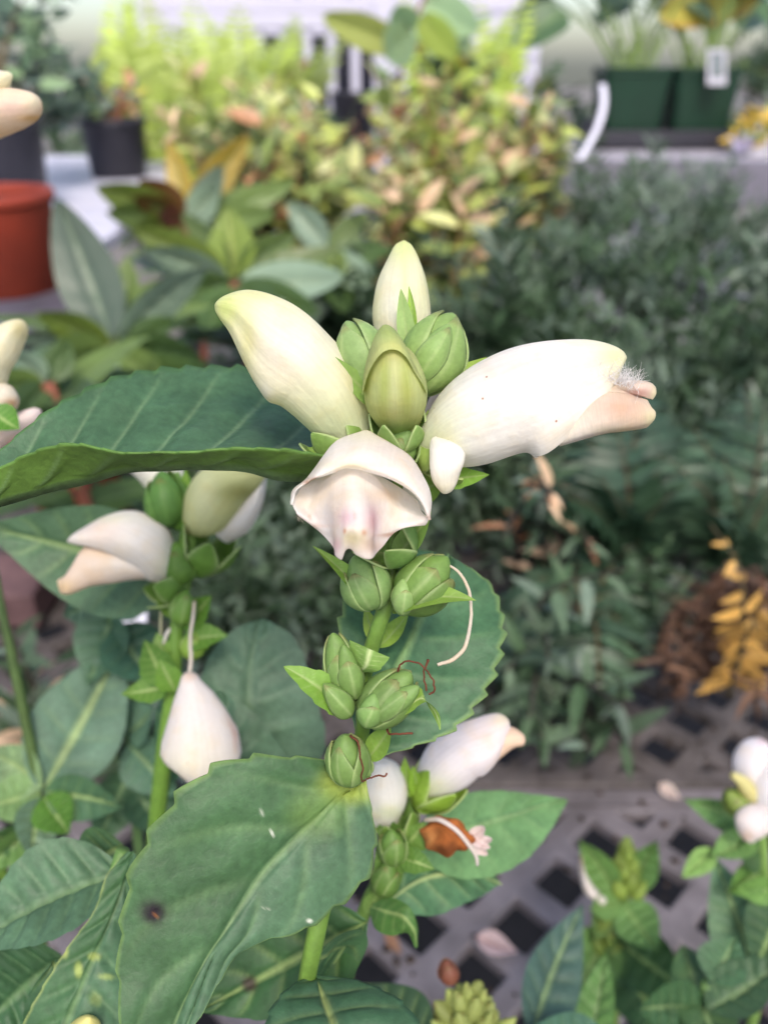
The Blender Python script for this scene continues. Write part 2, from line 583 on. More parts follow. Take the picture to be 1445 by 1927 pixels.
def bud(parent, name, b, t, wpx, tint=BUD, nsep=4, a0=0.0, pale=BUDPALE, blunt=0.8, sepcol=None, seplen=(0.75, 1.0), core=None, grooves=0):
    """closed bud or seed capsule: egg-shaped core wrapped in overlapping sepals with pale margins"""
    p0, p1, a, s, n = frame(b, t)
    L = np.linalg.norm(p1 - p0)
    R = px2cm(wpx, (b[2] + t[2]) / 2) * 0.01 / 2
    tt = 0.5 - 0.5 * np.cos(np.pi * np.linspace(0, 1, 22))
    r = np.maximum(eggprofile(tt, blunt), 0.02) * R
    th = np.arange(26) * 2 * math.pi / 26
    mod = 1 - 0.05 * (np.cos(th * 2 + a0) ** 8)
    G = p0 + tt[:, None, None] * (p1 - p0) + (r[:, None] * mod)[:, :, None] * (np.cos(th)[:, None] * n + np.sin(th)[:, None] * s)[None]
    o = crumple(gridmesh(name, G, M['sepal'], parent, True, True, True, core if core is not None else tint), .012, 1.6)
    sc = np.asarray(sepcol if sepcol is not None else tint)
    for k in range(nsep):
        ang = a0 + k * 2 * math.pi / max(nsep, 1) + RNG.uniform(-.2, .2)
        ln = RNG.uniform(*seplen)
        hw = (1.0 if nsep > 3 else 1.25) * RNG.uniform(.75, 1.2)
        tw = RNG.uniform(-.35, .35)
        nu_, nv_ = 13, 16
        tq = 0.02 + np.linspace(0, 1, nv_) * (ln - 0.02)
        x = np.linspace(-1, 1, nu_)
        ha = hw * np.maximum(1 - (np.linspace(0, 1, nv_)) ** 3.2, 0.02) ** 0.6
        off = 1.05 + 0.035 * k
        phi = ang + ha[:, None] * x[None] + tw * (np.linspace(0, 1, nv_) ** 2)[:, None]
        rr = np.maximum(eggprofile(np.minimum(tq, .985), blunt), .05)[:, None] * R * off * (1 + 0.03 * (np.abs(x)[None] > .9)) + R * 0.05 * (1 - x[None] ** 2)
        S = p0 + tq[:, None, None] * (p1 - p0) * (1.0 + .02 * k) + rr[..., None] * (np.cos(phi)[..., None] * n + np.sin(phi)[..., None] * s)
        ex = np.maximum(np.abs(x)[None] ** 6, (np.linspace(0, 1, nv_)[:, None]) ** 10)[..., None]
        gr = np.linspace(0, 1, nv_)[:, None, None] ** 0
        ribl = np.exp(-(x / .06) ** 2)[None, :, None] * .22
        c = sc * (1 - .3 * ex) * gr + pale * .3 * ex
        c = c * (1 - ribl) + pale * ribl
        c = c * RNG.uniform(.86, 1.1)
        c[-2:] = c[-2:] * .6 + srgb(120, 100, 60) * .4
        crumple(gridmesh('sepal', S, M['sepal'], o, False, False, False, c.reshape(-1, 3), 0.03), .012, 1.4)
    return o

def calyx(parent, b, t, wpx, n=5, tint=BUD, a0=0.3, flare=1.12, hw=0.85, pale=BUDPALE, pointed=1.6):
    """cup of sepals round the foot of a flower; parts of that flower"""
    p0, p1, a, s, nn = frame(b, t)
    R = px2cm(wpx, (b[2] + t[2]) / 2) * 0.01 / 2
    for k in range(n):
        ang = a0 + k * 2 * math.pi / n
        ln = RNG.uniform(.8, 1.05)
        v = np.linspace(0, 1, 14)
        x = np.linspace(-1, 1, 11)
        ha = hw * np.maximum(1 - v ** pointed, 0.015) ** 0.75
        rr = R * (0.25 + 0.75 * np.sin(np.minimum(v * 1.7, 1) * math.pi / 2)) * (1 + (flare - 1) * v * v) * (1 + .04 * (k % 2))
        phi = ang + ha[:, None] * x[None]
        S = p0 + (v * ln)[:, None, None] * (p1 - p0) + rr[:, None, None] * (np.cos(phi)[..., None] * nn + np.sin(phi)[..., None] * s)
        ex = np.abs(x)[None, :, None] ** 6 * np.ones((14, 1, 1))
        c = np.asarray(tint) * (1 - .5 * ex) + pale * .5 * ex
        gridmesh('sepal', S, M['sepal'], parent, False, False, False, c.reshape(-1, 3), 0.03)

def hairs(name, parent, roots, dirs, length, tint, rad=0.004, curl=0.5):
    """one tuft of wool: fine curling filaments"""
    V, Fc = [], []
    for r0, d0 in zip(roots, dirs):
        L = RNG.uniform(*length) * 0.01
        p = np.array(r0, float)
        d = norm(np.array(d0, float) + NR.normal(0, .35, 3))
        turn = NR.normal(0, curl, 3)
        ring = []
        for k in range(6):
            s = norm(np.cross(d, [0.3, .5, .8]))
            b = np.cross(d, s)
            rr = rad * 0.01 * (1 - .12 * k)
            i0 = len(V)
            for a in (0, 2.1, 4.2):
                V.append(p + rr * (math.cos(a) * s + math.sin(a) * b))
            if k:
                for a in range(3):
                    Fc.append((i0 - 3 + a, i0 - 3 + (a + 1) % 3, i0 + (a + 1) % 3, i0 + a))
            p = p + d * L / 5
            d = norm(d + turn * .25 + NR.normal(0, .12, 3))
    o = mesh(name, V, Fc, M['hair'], parent, None, tint, True)
    o['kind'] = 'stuff'
    return o

# ================================================================== ground and benches
BENCH = 0.75          # top of the lattice bench
M['shade_sheet'] = plain('shade_sheet', srgb(44, 43, 48), 0.9, 0.3, 40, 0.3)
M['ground'] = plain('ground', srgb(128, 122, 118), 0.9, 0.35, 18, 0.6)
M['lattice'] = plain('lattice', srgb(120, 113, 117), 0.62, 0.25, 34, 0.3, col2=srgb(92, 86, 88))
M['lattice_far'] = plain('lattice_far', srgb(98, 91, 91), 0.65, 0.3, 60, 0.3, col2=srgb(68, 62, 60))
M['rail'] = plain('rail', srgb(90, 88, 96), 0.6, 0.2, 25, 0.1)
M['timber'] = plain('timber', srgb(120, 92, 92), 0.75, 0.35, 22, 0.4, col2=srgb(84, 62, 64))
M['grey_board'] = plain('grey_board', srgb(205, 203, 218), 0.6, 0.15, 14, 0.2)
M['lavender_board'] = plain('lavender_board', srgb(190, 176, 196), 0.6, 0.25, 20, 0.2)

def box(name, lo, hi, mat, parent=None, bev=0.0):
    lo, hi = np.array(lo, float), np.array(hi, float)
    b = min(bev, (hi - lo).min() * .45)
    V, Fc = [], []
    if b <= 0:
        V = [(x, y, z) for x in (lo[0], hi[0]) for y in (lo[1], hi[1]) for z in (lo[2], hi[2])]
        Fc = [(0, 1, 3, 2), (4, 6, 7, 5), (0, 4, 5, 1), (2, 3, 7, 6), (0, 2, 6, 4), (1, 5, 7, 3)]
        return mesh(name, V, Fc, mat, parent, smooth=False)
    o = box(name, lo, hi, mat, parent)
    m = o.modifiers.new('bevel', 'BEVEL')
    m.width = b
    m.segments = 2
    return o

g = mesh('ground', [(-40, -20, 0), (40, -20, 0), (40, 60, 0), (-40, 60, 0)], [(0, 1, 2, 3)], M['ground'], smooth=False)
g['kind'] = 'structure'
g = mesh('under_bench_shade', [(-2.2, -1.2, .004), (2.2, -1.2, .004), (2.2, 2.2, .004), (-2.2, 2.2, .004)], [(0, 1, 2, 3)], M['shade_sheet'], smooth=False)  # dark sheet added for the shade seen through the bench holes
g['kind'] = 'structure'

def lattice_panel(parent, x0, x1, y0, y1, z, mat, phase, pitch=0.05, bar=0.0130, border=0.007):
    h = pitch / 2 - bar / math.sqrt(2)
    de = bar * 0.35
    vid, V, Fc = {}, [], []
    def vi(x, y):
        k = (round(x * 1e5), round(y * 1e5))
        if k not in vid:
            vid[k] = len(V)
            V.append((x, y, z))
        return vid[k]
    rows = int(round((y1 - y0 - 2 * border) / (pitch / 2)))
    ym = y0 + border
    H = pitch / 2
    for j in range(rows + 1):
        cy = ym + j * H
        off = phase + (0 if j % 2 == 0 else H)
        i0 = math.floor((x0 - off) / pitch)
        i1 = math.ceil((x1 - off) / pitch)
        for i in range(i0, i1 + 1):
            cx = off + i * pitch
            if j in (0, rows):
                sg = 1 if j == 0 else -1
                O = [(cx - H, cy), (cx + H, cy), (cx, cy + sg * H)]
                I = [(cx - h + de, cy + sg * de), (cx + h - de, cy + sg * de), (cx, cy + sg * h)]
                m = 3
            else:
                O = [(cx - H, cy), (cx, cy - H), (cx + H, cy), (cx, cy + H)]
                I = [(cx - h, cy), (cx, cy - h), (cx + h, cy), (cx, cy + h)]
                m = 4
            for k in range(m):
                q = [O[k], O[(k + 1) % m], I[(k + 1) % m], I[k]]
                if j == rows:
                    q = q[::-1]
                Fc.append(tuple(vi(*p) for p in q))
    yt = ym + rows * H
    lo = phase + math.floor((x0 - phase) / pitch) * pitch - H
    hi = phase + math.ceil((x1 - phase) / pitch) * pitch + H
    Fc.append((vi(lo, y0), vi(hi, y0), vi(hi, ym), vi(lo, ym)))
    Fc.append((vi(lo, yt), vi(hi, yt), vi(hi, y1), vi(lo, y1)))
    o = mesh('lattice_panel', V, Fc, mat, parent, smooth=False)
    m = o.modifiers.new('thickness', 'SOLIDIFY')
    m.thickness = 0.009
    m.offset = -1
    b = o.modifiers.new('bevel', 'BEVEL')
    b.width = 0.0012
    b.segments = 1
    return o

bench = thing('plant_bench', 'grey plastic lattice bench with diamond holes under the potted plants', 'bench', (0, 0.5, 0))
SEAM = 0.357
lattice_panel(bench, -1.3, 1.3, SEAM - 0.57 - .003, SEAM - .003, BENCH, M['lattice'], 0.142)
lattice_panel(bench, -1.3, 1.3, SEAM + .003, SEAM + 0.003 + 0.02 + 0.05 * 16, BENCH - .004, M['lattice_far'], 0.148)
for yy in (SEAM - .55, SEAM + .81):
    box('bench_rail', (-1.3, yy - .02, BENCH - .09), (1.3, yy + .02, BENCH - .0135), M['rail'], bench, .004)
for xx in (-1.2, 1.2):
    for yy in (SEAM - .55, SEAM + .81):
        box('bench_leg', (xx - .03, yy - .03, 0), (xx + .03, yy + .03, BENCH - .0905), M['rail'], bench, .004)

# ================================================================== main turtlehead plant (in focus)
def pot(name, label, x, y, z0, r0, r1, h, mat, group=None, rim=0.012, n=40, soil=None, cat='pot'):
    t = thing(name, label, cat, (x, y, z0), group)
    prof = [(0.001, 0), (r0, 0), (r0 + (r1 - r0) * .9, h * .88), (r1, h * .885), (r1 + rim * .35, h * .9), (r1 + rim * .35, h), (r1 - .004, h), (r0 + (r1 - r0) * .85, h * .86), (.001, h * .855)]
    a = np.arange(n) * 2 * math.pi / n
    G = np.array([[(x + r * math.cos(q), y + r * math.sin(q), z0 + zz) for q in a] for r, zz in prof])
    o = mesh('pot_wall', G[:-1].reshape(-1, 3), gridfaces(len(prof) - 1, n, True), mat, t)
    b = o.modifiers.new('bevel', 'BEVEL')
    b.width = .002
    b.limit_method = 'ANGLE'
    rr = r0 + (r1 - r0) * .85
    S = np.array([[(x + rr * f * math.cos(q), y + rr * f * math.sin(q), z0 + h * .86 + (0 if f == 1 else RNG.uniform(0, .006))) for q in a] for f in (1, .75, .5, .25, .02)])
    mesh('soil', S.reshape(-1, 3), gridfaces(5, n, True), soil or M['soil'], t)
    return t
M['soil'] = plain('soil', srgb(58, 44, 36), 0.95, 0.5, 120, 1.0)
M['black_plastic'] = plain('black_plastic', srgb(48, 47, 56), 0.5, 0.2, 20, 0.05)
M['red_plastic'] = plain('red_plastic', srgb(160, 62, 42), 0.62, 0.18, 9, 0.05, col2=srgb(128, 52, 38))
M['green_plastic'] = plain('green_plastic', srgb(20, 54, 38), 0.45, 0.2, 10, 0.05)

base_main = np.array([-0.010, 0.065, BENCH + .085])
pot('nursery_pot', 'small black pot hidden below the nearest white turtlehead', base_main[0], base_main[1], BENCH, .042, .052, .10, M['black_plastic'])
A_ = thing('turtlehead_plant', 'large sharp white turtlehead in the centre with serrated leaves', 'flowering plant', tuple(base_main))

st = np.vstack([PP([(757, 640, 12.4), (755, 760, 12.5), (752, 880, 12.6), (743, 1000, 12.5), (738, 1070, 12.45), (722, 1150, 12.5), (700, 1215, 12.6), (682, 1290, 12.65), (684, 1360, 12.8), (668, 1440, 13.0), (645, 1530, 13.2), (615, 1660, 13.3), (592, 1770, 13.2), (578, 1840, 13.3), (566, 1930, 13.6)]), [base_main + [-.006, .01, .07], base_main + [0, 0, .0]]])
tube('stem', st, [.06, .10, .12, .12, .115, .16, .15, .12, .14, .16, .17, .18, .18, .18, .19, .2, .2], M['stem'], A_, 16, lambda V, u, v: np.tile(STEMG, (len(V), 1)) * (0.9 + .25 * np.sin(u * 12.6)[:, None] ** 2), 90)

# --- flower pointing up and left, still closed
f1 = ringbody('flower', A_,
    [(706, 812, 12.3), (696, 752, 12.2), (664, 682, 12.0), (612, 622, 11.9), (560, 580, 11.8), (512, 556, 11.8), (474, 547, 11.8), (446, 550, 11.8), (426, 562, 11.85), (416, 580, 11.9)],
    [(634, 848, 12.3), (598, 822, 12.2), (560, 790, 12.0), (528, 766, 11.9), (500, 752, 11.8), (466, 694, 11.8), (444, 650, 11.8), (430, 622, 11.8), (420, 602, 11.85), (415, 588, 11.9)],
    [.26, .42, .56, .62, .60, .52, .42, .32, .22, .03], M['petal'],
    spots(CREAM, [(srgb(222, 230, 186), 640, 815, 120, 80, .9), (srgb(208, 220, 130), 424, 578, 34, 40, .85), (BLUSH, 530, 660, 50, 60, .6), (srgb(222, 218, 150), 466, 640, 16, 60, .7), (WHITE, 575, 650, 70, 50, .55), (srgb(226, 226, 160), 480, 556, 50, 14, .6), (WHITE, 498, 740, 14, 16, .8)]), keel=.35, nu=56, nv=70, ridge=(.62, .5, .05))
calyx(f1, (668, 858, 12.35), (606, 792, 12.2), 118, 5, BUD, a0=.5, flare=1.0, hw=.75)

# --- flower at the top, seen from behind
f2 = ringbody('flower', A_,
    [(757, 690, 12.6), (757, 640, 12.55), (757, 585, 12.5), (757, 530, 12.6), (759, 485, 12.8), (759, 460, 13.0), (760, 452, 13.15)],
    [(757, 690, 13.3), (757, 640, 13.5), (757, 590, 13.6), (757, 535, 13.6), (759, 490, 13.5), (759, 464, 13.35), (760, 453, 13.2)],
    [.28, .40, .455, .385, .25, .14, .02], M['petal'],
    spots(CREAM, [(srgb(222, 228, 160), 759, 455, 40, 40, .9), (srgb(214, 226, 150), 761, 540, 9, 90, .55), (srgb(226, 228, 178), 705, 575, 14, 50, .6), (srgb(220, 222, 170), 798, 560, 14, 70, .5), (WHITE, 735, 570, 18, 50, .5)]), keel=.42, nu=52, nv=44, nref=RIGHT)
# --- green-yellow flower bud facing the viewer
f3 = ringbody('flower', A_,
    [(748, 822, 12.0), (748, 800, 11.65), (745, 765, 11.22), (743, 725, 11.0), (741, 690, 10.95), (738, 660, 11.0), (734, 640, 11.2)],
    [(752, 825, 12.4), (752, 800, 12.4), (748, 765, 12.3), (745, 725, 12.2), (742, 690, 12.0), (738, 660, 11.8), (735, 640, 11.5)],
    [.14, .32, .42, .43, .38, .28, .10], M['petal'],
    spots(srgb(198, 206, 136), [(srgb(218, 222, 164), 742, 720, 9, 70, .8), (srgb(184, 198, 96), 722, 720, 8, 60, .6), (srgb(184, 198, 96), 766, 730, 8, 60, .6), (srgb(214, 222, 150), 705, 740, 8, 50, .5), (srgb(214, 222, 150), 782, 745, 8, 50, .5), (srgb(150, 184, 90), 748, 818, 60, 20, .8), (srgb(176, 172, 110), 735, 664, 60, 20, .6)]), keel=.1, nu=52, nv=40, nref=RIGHT)
hood = loft([
    [(682, 744, 11.35), (690, 712, 11.1), (704, 682, 10.93), (722, 662, 10.88), (744, 658, 10.9), (764, 672, 10.94), (780, 700, 11.08), (794, 722, 11.2), (803, 740, 11.35)],
    [(681, 742, 11.40), (687, 702, 11.16), (701, 668, 10.97), (720, 645, 10.92), (742, 642, 10.94), (762, 656, 11.0), (780, 688, 11.14), (795, 716, 11.28), (804, 738, 11.42)],
    [(683, 738, 11.55), (686, 694, 11.40), (699, 650, 11.22), (716, 624, 11.14), (735, 621, 11.14), (754, 636, 11.2), (775, 672, 11.36), (793, 710, 11.48), (802, 735, 11.55)],
    [(692, 738, 11.9), (692, 690, 11.8), (703, 645, 11.62), (717, 616, 11.5), (730, 612, 11.45), (746, 626, 11.5), (768, 664, 11.7), (787, 706, 11.85), (795, 737, 11.95)],
    [(704, 750, 12.3), (706, 706, 12.3), (714, 668, 12.2), (722, 640, 12.0), (732, 634, 11.9), (742, 646, 12.0), (757, 676, 12.15), (772, 712, 12.25), (784, 750, 12.35)],
    [(712, 790, 12.4), (715, 770, 12.45), (722, 750, 12.5), (732, 735, 12.5), (744, 730, 12.5), (754, 735, 12.5), (762, 750, 12.45), (772, 770, 12.4), (780, 790, 12.4)]], 44, 40)
gridmesh('upper_lip', hood, M['petal'], f3, tint=spots(srgb(190, 200, 128), [(srgb(160, 182, 108), 732, 620, 60, 22, .7), (srgb(196, 200, 130), 742, 650, 40, 14, .5), (srgb(160, 160, 110), 705, 680, 20, 40, .5), (srgb(160, 160, 110), 780, 700, 20, 40, .5), (srgb(190, 205, 125), 684, 740, 14, 18, .7), (srgb(190, 205, 125), 801, 738, 14, 18, .7)]))
calyx(f3, (756, 850, 12.2), (746, 772, 11.75), 96, 5, srgb(132, 168, 100), a0=.55, flare=1.05, hw=.72)

# --- open flower in profile on the right
f4 = ringbody('flower', A_,
    [(796, 836, 12.5), (806, 790, 12.3), (836, 738, 12.1), (886, 693, 11.9), (950, 661, 11.75), (1022, 643, 11.7), (1090, 640, 11.7), (1136, 646, 11.72), (1164, 656, 11.78), (1173, 667, 11.85)],
    [(812, 864, 12.5), (836, 876, 12.3), (872, 879, 12.1), (918, 872, 11.9), (985, 852, 11.75), (1014, 860, 11.7), (1052, 830, 11.7), (1112, 776, 11.72), (1152, 700, 11.78), (1171, 676, 11.85)],
    [.18, .42, .56, .64, .64, .60, .52, .38, .20, .02], M['petal_specked'],
    spots(WHITE, [(srgb(212, 222, 168), 805, 845, 55, 60, .9), (srgb(222, 224, 160), 1156, 676, 44, 36, .9), (srgb(228, 204, 198), 1040, 690, 110, 22, .5), (srgb(238, 226, 222), 1060, 700, 90, 40, .6), (srgb(226, 232, 200), 840, 800, 30, 60, .5), (srgb(240, 236, 205), 1120, 650, 60, 14, .6)]),
    keel=.3, gap=[0, 0, 0, 0, 0, 26, 44, 50, 40, 20], nu=56, nv=64)
lip4 = spots(srgb(232, 214, 196, .95), [(WHITE, 1050, 825, 90, 30, .8), (srgb(206, 166, 142), 1168, 770, 40, 20, .7), (WHITE, 1140, 705, 40, 16, .7), (srgb(230, 226, 180), 1224, 790, 14, 24, .7), (srgb(236, 228, 196), 1180, 808, 60, 7, .7), (srgb(228, 178, 172), 1202, 737, 22, 9, .7), (srgb(228, 224, 176), 1229, 740, 7, 18, .6)])
low4 = ringbody('lower_lip', f4,
    [(960, 770, 11.8), (1030, 738, 11.75), (1095, 724, 11.72), (1140, 712, 11.72), (1170, 718, 11.75), (1190, 732, 11.8), (1200, 752, 11.85)],
    [(960, 850, 11.8), (1030, 842, 11.75), (1080, 827, 11.72), (1130, 813, 11.72), (1165, 806, 11.75), (1188, 796, 11.8), (1200, 770, 11.85)],
    [.42, .44, .40, .36, .32, .24, .04], M['petal_specked'], lip4, keel=.1, nu=40, nv=44)
for dd, nm in ((0, 'lobe'), (.75, 'lobe')):
    s_ = -1 if dd else 1
    gridmesh(nm, loft([
        [(1040, 800, 11.55 + dd), (1090, 760, 11.42 + dd), (1130, 742, 11.4 + dd), (1168, 742, 11.42 + dd), (1196, 750, 11.45 + dd), (1213, 754, 11.5 + dd), (1216, 757, 11.52 + dd)],
        [(1042, 812, 11.45 + dd), (1092, 778, 11.32 + dd), (1132, 760, 11.28 + dd), (1170, 757, 11.28 + dd), (1200, 759, 11.33 + dd), (1217, 764, 11.4 + dd), (1223, 769, 11.45 + dd)],
        [(1046, 826, 11.42 + dd), (1096, 800, 11.28 + dd), (1136, 788, 11.23 + dd), (1172, 781, 11.23 + dd), (1204, 779, 11.28 + dd), (1222, 778, 11.36 + dd), (1230, 777, 11.42 + dd)],
        [(1050, 834, 11.45 + dd), (1098, 817, 11.34 + dd), (1138, 806, 11.3 + dd), (1172, 801, 11.3 + dd), (1202, 797, 11.34 + dd), (1220, 793, 11.4 + dd), (1228, 788, 11.44 + dd)],
        [(1052, 837, 11.55 + dd), (1100, 823, 11.5 + dd), (1138, 813, 11.48 + dd), (1172, 809, 11.48 + dd), (1200, 805, 11.5 + dd), (1212, 803, 11.5 + dd), (1216, 801, 11.5 + dd)]], 40, 30), M['petal_specked'], f4, tint=lip4, solid=.05)
gridmesh('lobe', loft([
        [(1150, 742, 11.6), (1176, 738, 11.5), (1200, 742, 11.48), (1217, 748, 11.5), (1226, 751, 11.52)],
        [(1152, 732, 11.5), (1178, 727, 11.42), (1204, 729, 11.4), (1222, 735, 11.44), (1231, 742, 11.5)],
        [(1154, 724, 11.55), (1180, 720, 11.5), (1206, 721, 11.48), (1223, 725, 11.5), (1231, 733, 11.55)],
        [(1156, 722, 11.8), (1182, 719, 11.78), (1207, 720, 11.76), (1222, 724, 11.74), (1230, 731, 11.72)],
        [(1156, 730, 12.0), (1182, 727, 12.0), (1206, 728, 11.98), (1220, 733, 11.95), (1228, 740, 11.9)]], 30, 24), M['petal_specked'], f4, tint=lip4, solid=.05)
rt, dr = [], []
for k in range(420):
    x = RNG.uniform(1108, 1200)
    rt.append(P(x, 712 + max(0, x - 1150) * .30 + RNG.uniform(-2, 12), 11.45 + RNG.uniform(-.12, .3)))
    dr.append(UP * RNG.uniform(.35, 1.0) + RIGHT * RNG.uniform(-.35, .75) - FWD * RNG.uniform(-.3, .5))
hairs('beard', f4, rt, dr, (.12, .36), srgb(250, 246, 244), .0036, 1.3)
calyx(f4, (790, 872, 12.5), (862, 846, 12.15), 118, 5, srgb(150, 180, 98), a0=.2, flare=1.05, hw=.72)
qleaf('bract', A_, (815, 905, 12.2), (921, 893, 11.9), 40, srgb(120, 165, 70), M['sepal'], fold=.3, sag=.1, teeth=.12, nteeth=3)
# small white closed lobe hanging in front of its foot
ringbody('flower', A_, [(806, 838, 11.7), (806, 862, 11.6), (807, 885, 11.55), (813, 908, 11.6), (824, 922, 11.65), (832, 927, 11.7)], [(826, 826, 11.75), (862, 840, 11.6), (874, 856, 11.55), (866, 884, 11.6), (856, 912, 11.65), (840, 927, 11.7)], [.12, .20, .22, .19, .13, .02], M['petal'], spots(WHITE, [(CREAM, 835, 920, 30, 25, .5)]), keel=0, nu=30, nv=30)

# --- flower behind the profile one
ringbody('flower', A_, [(798, 820, 13.2), (800, 770, 13.2), (822, 725, 13.2), (855, 694, 13.2), (884, 684, 13.2), (905, 690, 13.2)], [(830, 850, 13.2), (860, 820, 13.2), (890, 780, 13.2), (910, 745, 13.2), (915, 715, 13.2), (910, 696, 13.2)], [.2, .35, .42, .38, .25, .04], M['petal'], spots(srgb(238, 224, 220), [(PINK, 880, 690, 26, 10, .4)]), nu=30, nv=30)

# --- open flower facing the viewer
S_ = [(547, 944), (552, 922), (578, 900), (607, 858), (634, 829), (672, 815), (691, 811), (710, 821), (738, 836), (775, 861), (801, 906), (813, 942), (809, 976)]
R_ = [(549, 950), (560, 921), (581, 906), (606, 896), (628, 888), (648, 881), (668, 881), (694, 888), (728, 898), (757, 913), (780, 932), (798, 955), (808, 978)]
def mixpts(a, b, f, d):
    return [(x0 * (1 - f) + x1 * f, y0 * (1 - f) + y1 * f, dd) for (x0, y0), (x1, y1), dd in zip(a, b, d)]
arc = np.sin(np.linspace(0, math.pi, 13))
ctr = [(735, 905)] * 13
hood = loft([
    mixpts(R_, S_, -.02, 10.95 + .0 * arc - .25 * arc),
    mixpts(R_, S_, .14, 10.92 - .28 * arc),
    mixpts(R_, S_, .50, 10.98 - .20 * arc),
    mixpts(R_, S_, .86, 11.12 + .08 * arc),
    mixpts(S_, ctr, .0, 11.3 + .25 * arc),
    mixpts(S_, ctr, .07, 11.6 + .35 * arc),
    mixpts(S_, ctr, .35, 12.1 + .3 * arc),
    mixpts(S_, ctr, .75, 12.5 + .1 * arc)], 60, 44)
f5 = gridmesh('flower', hood, M['petal_thin'], A_, tint=spots(srgb(250, 244, 238), [(CREAM, 690, 815, 40, 22, .7), (WHITE, 620, 870, 40, 40, .7), (BLUSH, 740, 860, 70, 40, .5), (srgb(236, 228, 196), 655, 876, 70, 8, .7), (srgb(205, 150, 110), 596, 902, 22, 3.5, .8), (srgb(200, 140, 105), 578, 908, 10, 3, .7), (srgb(215, 165, 120), 636, 889, 6, 5, .8), (srgb(190, 150, 130), 808, 975, 6, 8, .7)]))
low = loft([
    [(585, 905, 11.7), (606, 896, 11.75), (622, 889, 11.9), (634, 884, 12.2), (648, 882, 12.1), (662, 881, 12.05), (676, 882, 12.1), (696, 888, 12.2), (718, 896, 11.95), (752, 916, 11.75), (786, 942, 11.7)],
    [(570, 920, 11.35), (598, 914, 11.4), (616, 904, 11.3), (630, 892, 11.2), (646, 887, 11.1), (662, 885, 11.06), (678, 887, 11.1), (700, 896, 11.25), (728, 916, 11.35), (758, 938, 11.4), (794, 956, 11.4)],
    [(556, 936, 11.15), (586, 940, 11.25), (608, 930, 11.1), (626, 914, 10.96), (645, 906, 10.86), (662, 903, 10.82), (680, 906, 10.86), (702, 918, 10.98), (732, 940, 11.15), (762, 955, 11.25), (801, 968, 11.2)],
    [(549, 950, 11.0), (578, 960, 11.18), (604, 957, 11.0), (623, 945, 10.74), (643, 937, 10.6), (662, 934, 10.56), (681, 938, 10.6), (703, 950, 10.76), (728, 964, 11.05), (762, 968, 11.2), (807, 975, 11.05)],
    [(553, 960, 10.98), (585, 976, 11.08), (612, 984, 10.93), (628, 979, 10.62), (646, 973, 10.42), (662, 971, 10.38), (680, 974, 10.4), (700, 981, 10.58), (720, 986, 10.9), (756, 982, 11.1), (805, 981, 11.05)],
    [(560, 966, 11.0), (591, 987, 11.06), (617, 1002, 10.88), (629, 1002, 10.55), (645, 998, 10.34), (661, 995, 10.30), (679, 998, 10.32), (699, 1003, 10.52), (717, 1005, 10.86), (752, 995, 11.08), (802, 985, 11.08)],
    [(563, 968, 11.02), (595, 993, 11.08), (622, 1014, 10.86), (628, 1022, 10.58), (643, 1022, 10.42), (659, 1016, 10.40), (676, 1020, 10.38), (697, 1022, 10.52), (716, 1016, 10.86), (750, 1002, 11.1), (801, 987, 11.1)],
    [(564, 969, 11.06), (597, 995, 11.12), (624, 1028, 10.86), (628, 1046, 10.66), (644, 1055, 10.62), (656, 1036, 10.54), (670, 1046, 10.5), (698, 1051, 10.54), (719, 1034, 10.86), (748, 1007, 11.14), (800, 989, 11.14)],
    [(566, 968, 11.12), (598, 994, 11.2), (627, 1026, 10.96), (632, 1044, 10.8), (646, 1052, 10.76), (657, 1033, 10.68), (670, 1043, 10.64), (697, 1047, 10.7), (716, 1031, 10.96), (747, 1005, 11.2), (799, 987, 11.2)]], 80, 60)
gridmesh('lower_lip', low, M['petal_thin'], f5, tint=spots(srgb(250, 243, 238), [(srgb(236, 226, 236), 585, 985, 40, 30, .4), (srgb(242, 226, 208), 640, 935, 55, 22, .6), (srgb(222, 160, 174), 703, 980, 17, 32, .75), (srgb(226, 172, 188), 652, 975, 20, 20, .6), (srgb(238, 228, 180), 664, 1014, 24, 18, .85), (srgb(222, 176, 186), 630, 1028, 9, 18, .6), (srgb(238, 214, 190), 725, 930, 30, 14, .7), (srgb(200, 140, 105), 742, 1008, 26, 4, .7), (srgb(216, 150, 100), 646, 1000, 4, 6, .85), (srgb(216, 150, 100), 684, 1002, 4, 5, .7), (srgb(205, 165, 140), 705, 1028, 24, 14, .6), (srgb(226, 190, 170), 594, 990, 26, 4, .5)]))
crumple(f5, .014, 1.2)
crumple(f5.children[0], .03, 1.3)
rt, dr = [], []
for k in range(420):
    x, y = RNG.gauss(658, 30), RNG.gauss(932, 22)
    rt.append(P(x, y, 10.72 + .0007 * (x - 662) ** 2 * .35 - .008 * (y - 925)))
    dr.append(UP * RNG.uniform(-.4, .8) + RIGHT * RNG.uniform(-.6, .6) - FWD * .5)
for k in range(34):
    rt.append(P(RNG.uniform(560, 588), RNG.uniform(962, 976), 11.05)); dr.append(-UP * RNG.uniform(.2, .8) + RIGHT * RNG.uniform(-.7, .4))
for k in range(26):
    rt.append(P(RNG.uniform(742, 770), RNG.uniform(938, 958), 11.5)); dr.append(UP * RNG.uniform(.2, .8) + RIGHT * RNG.uniform(-.5, .5))
hairs('beard', f5, rt, dr, (.04, .10), srgb(242, 226, 212), .0022, 1.2)
calyx(f5, (772, 1044, 12.4), (702, 992, 11.75), 104, 5, srgb(112, 152, 84), a0=.4, flare=1.08, hw=.8)
qleaf('bract', A_, (738, 1055, 12.2), (812, 962, 11.9), 50, srgb(120, 158, 84), M['sepal'], roll=.3, fold=.3)

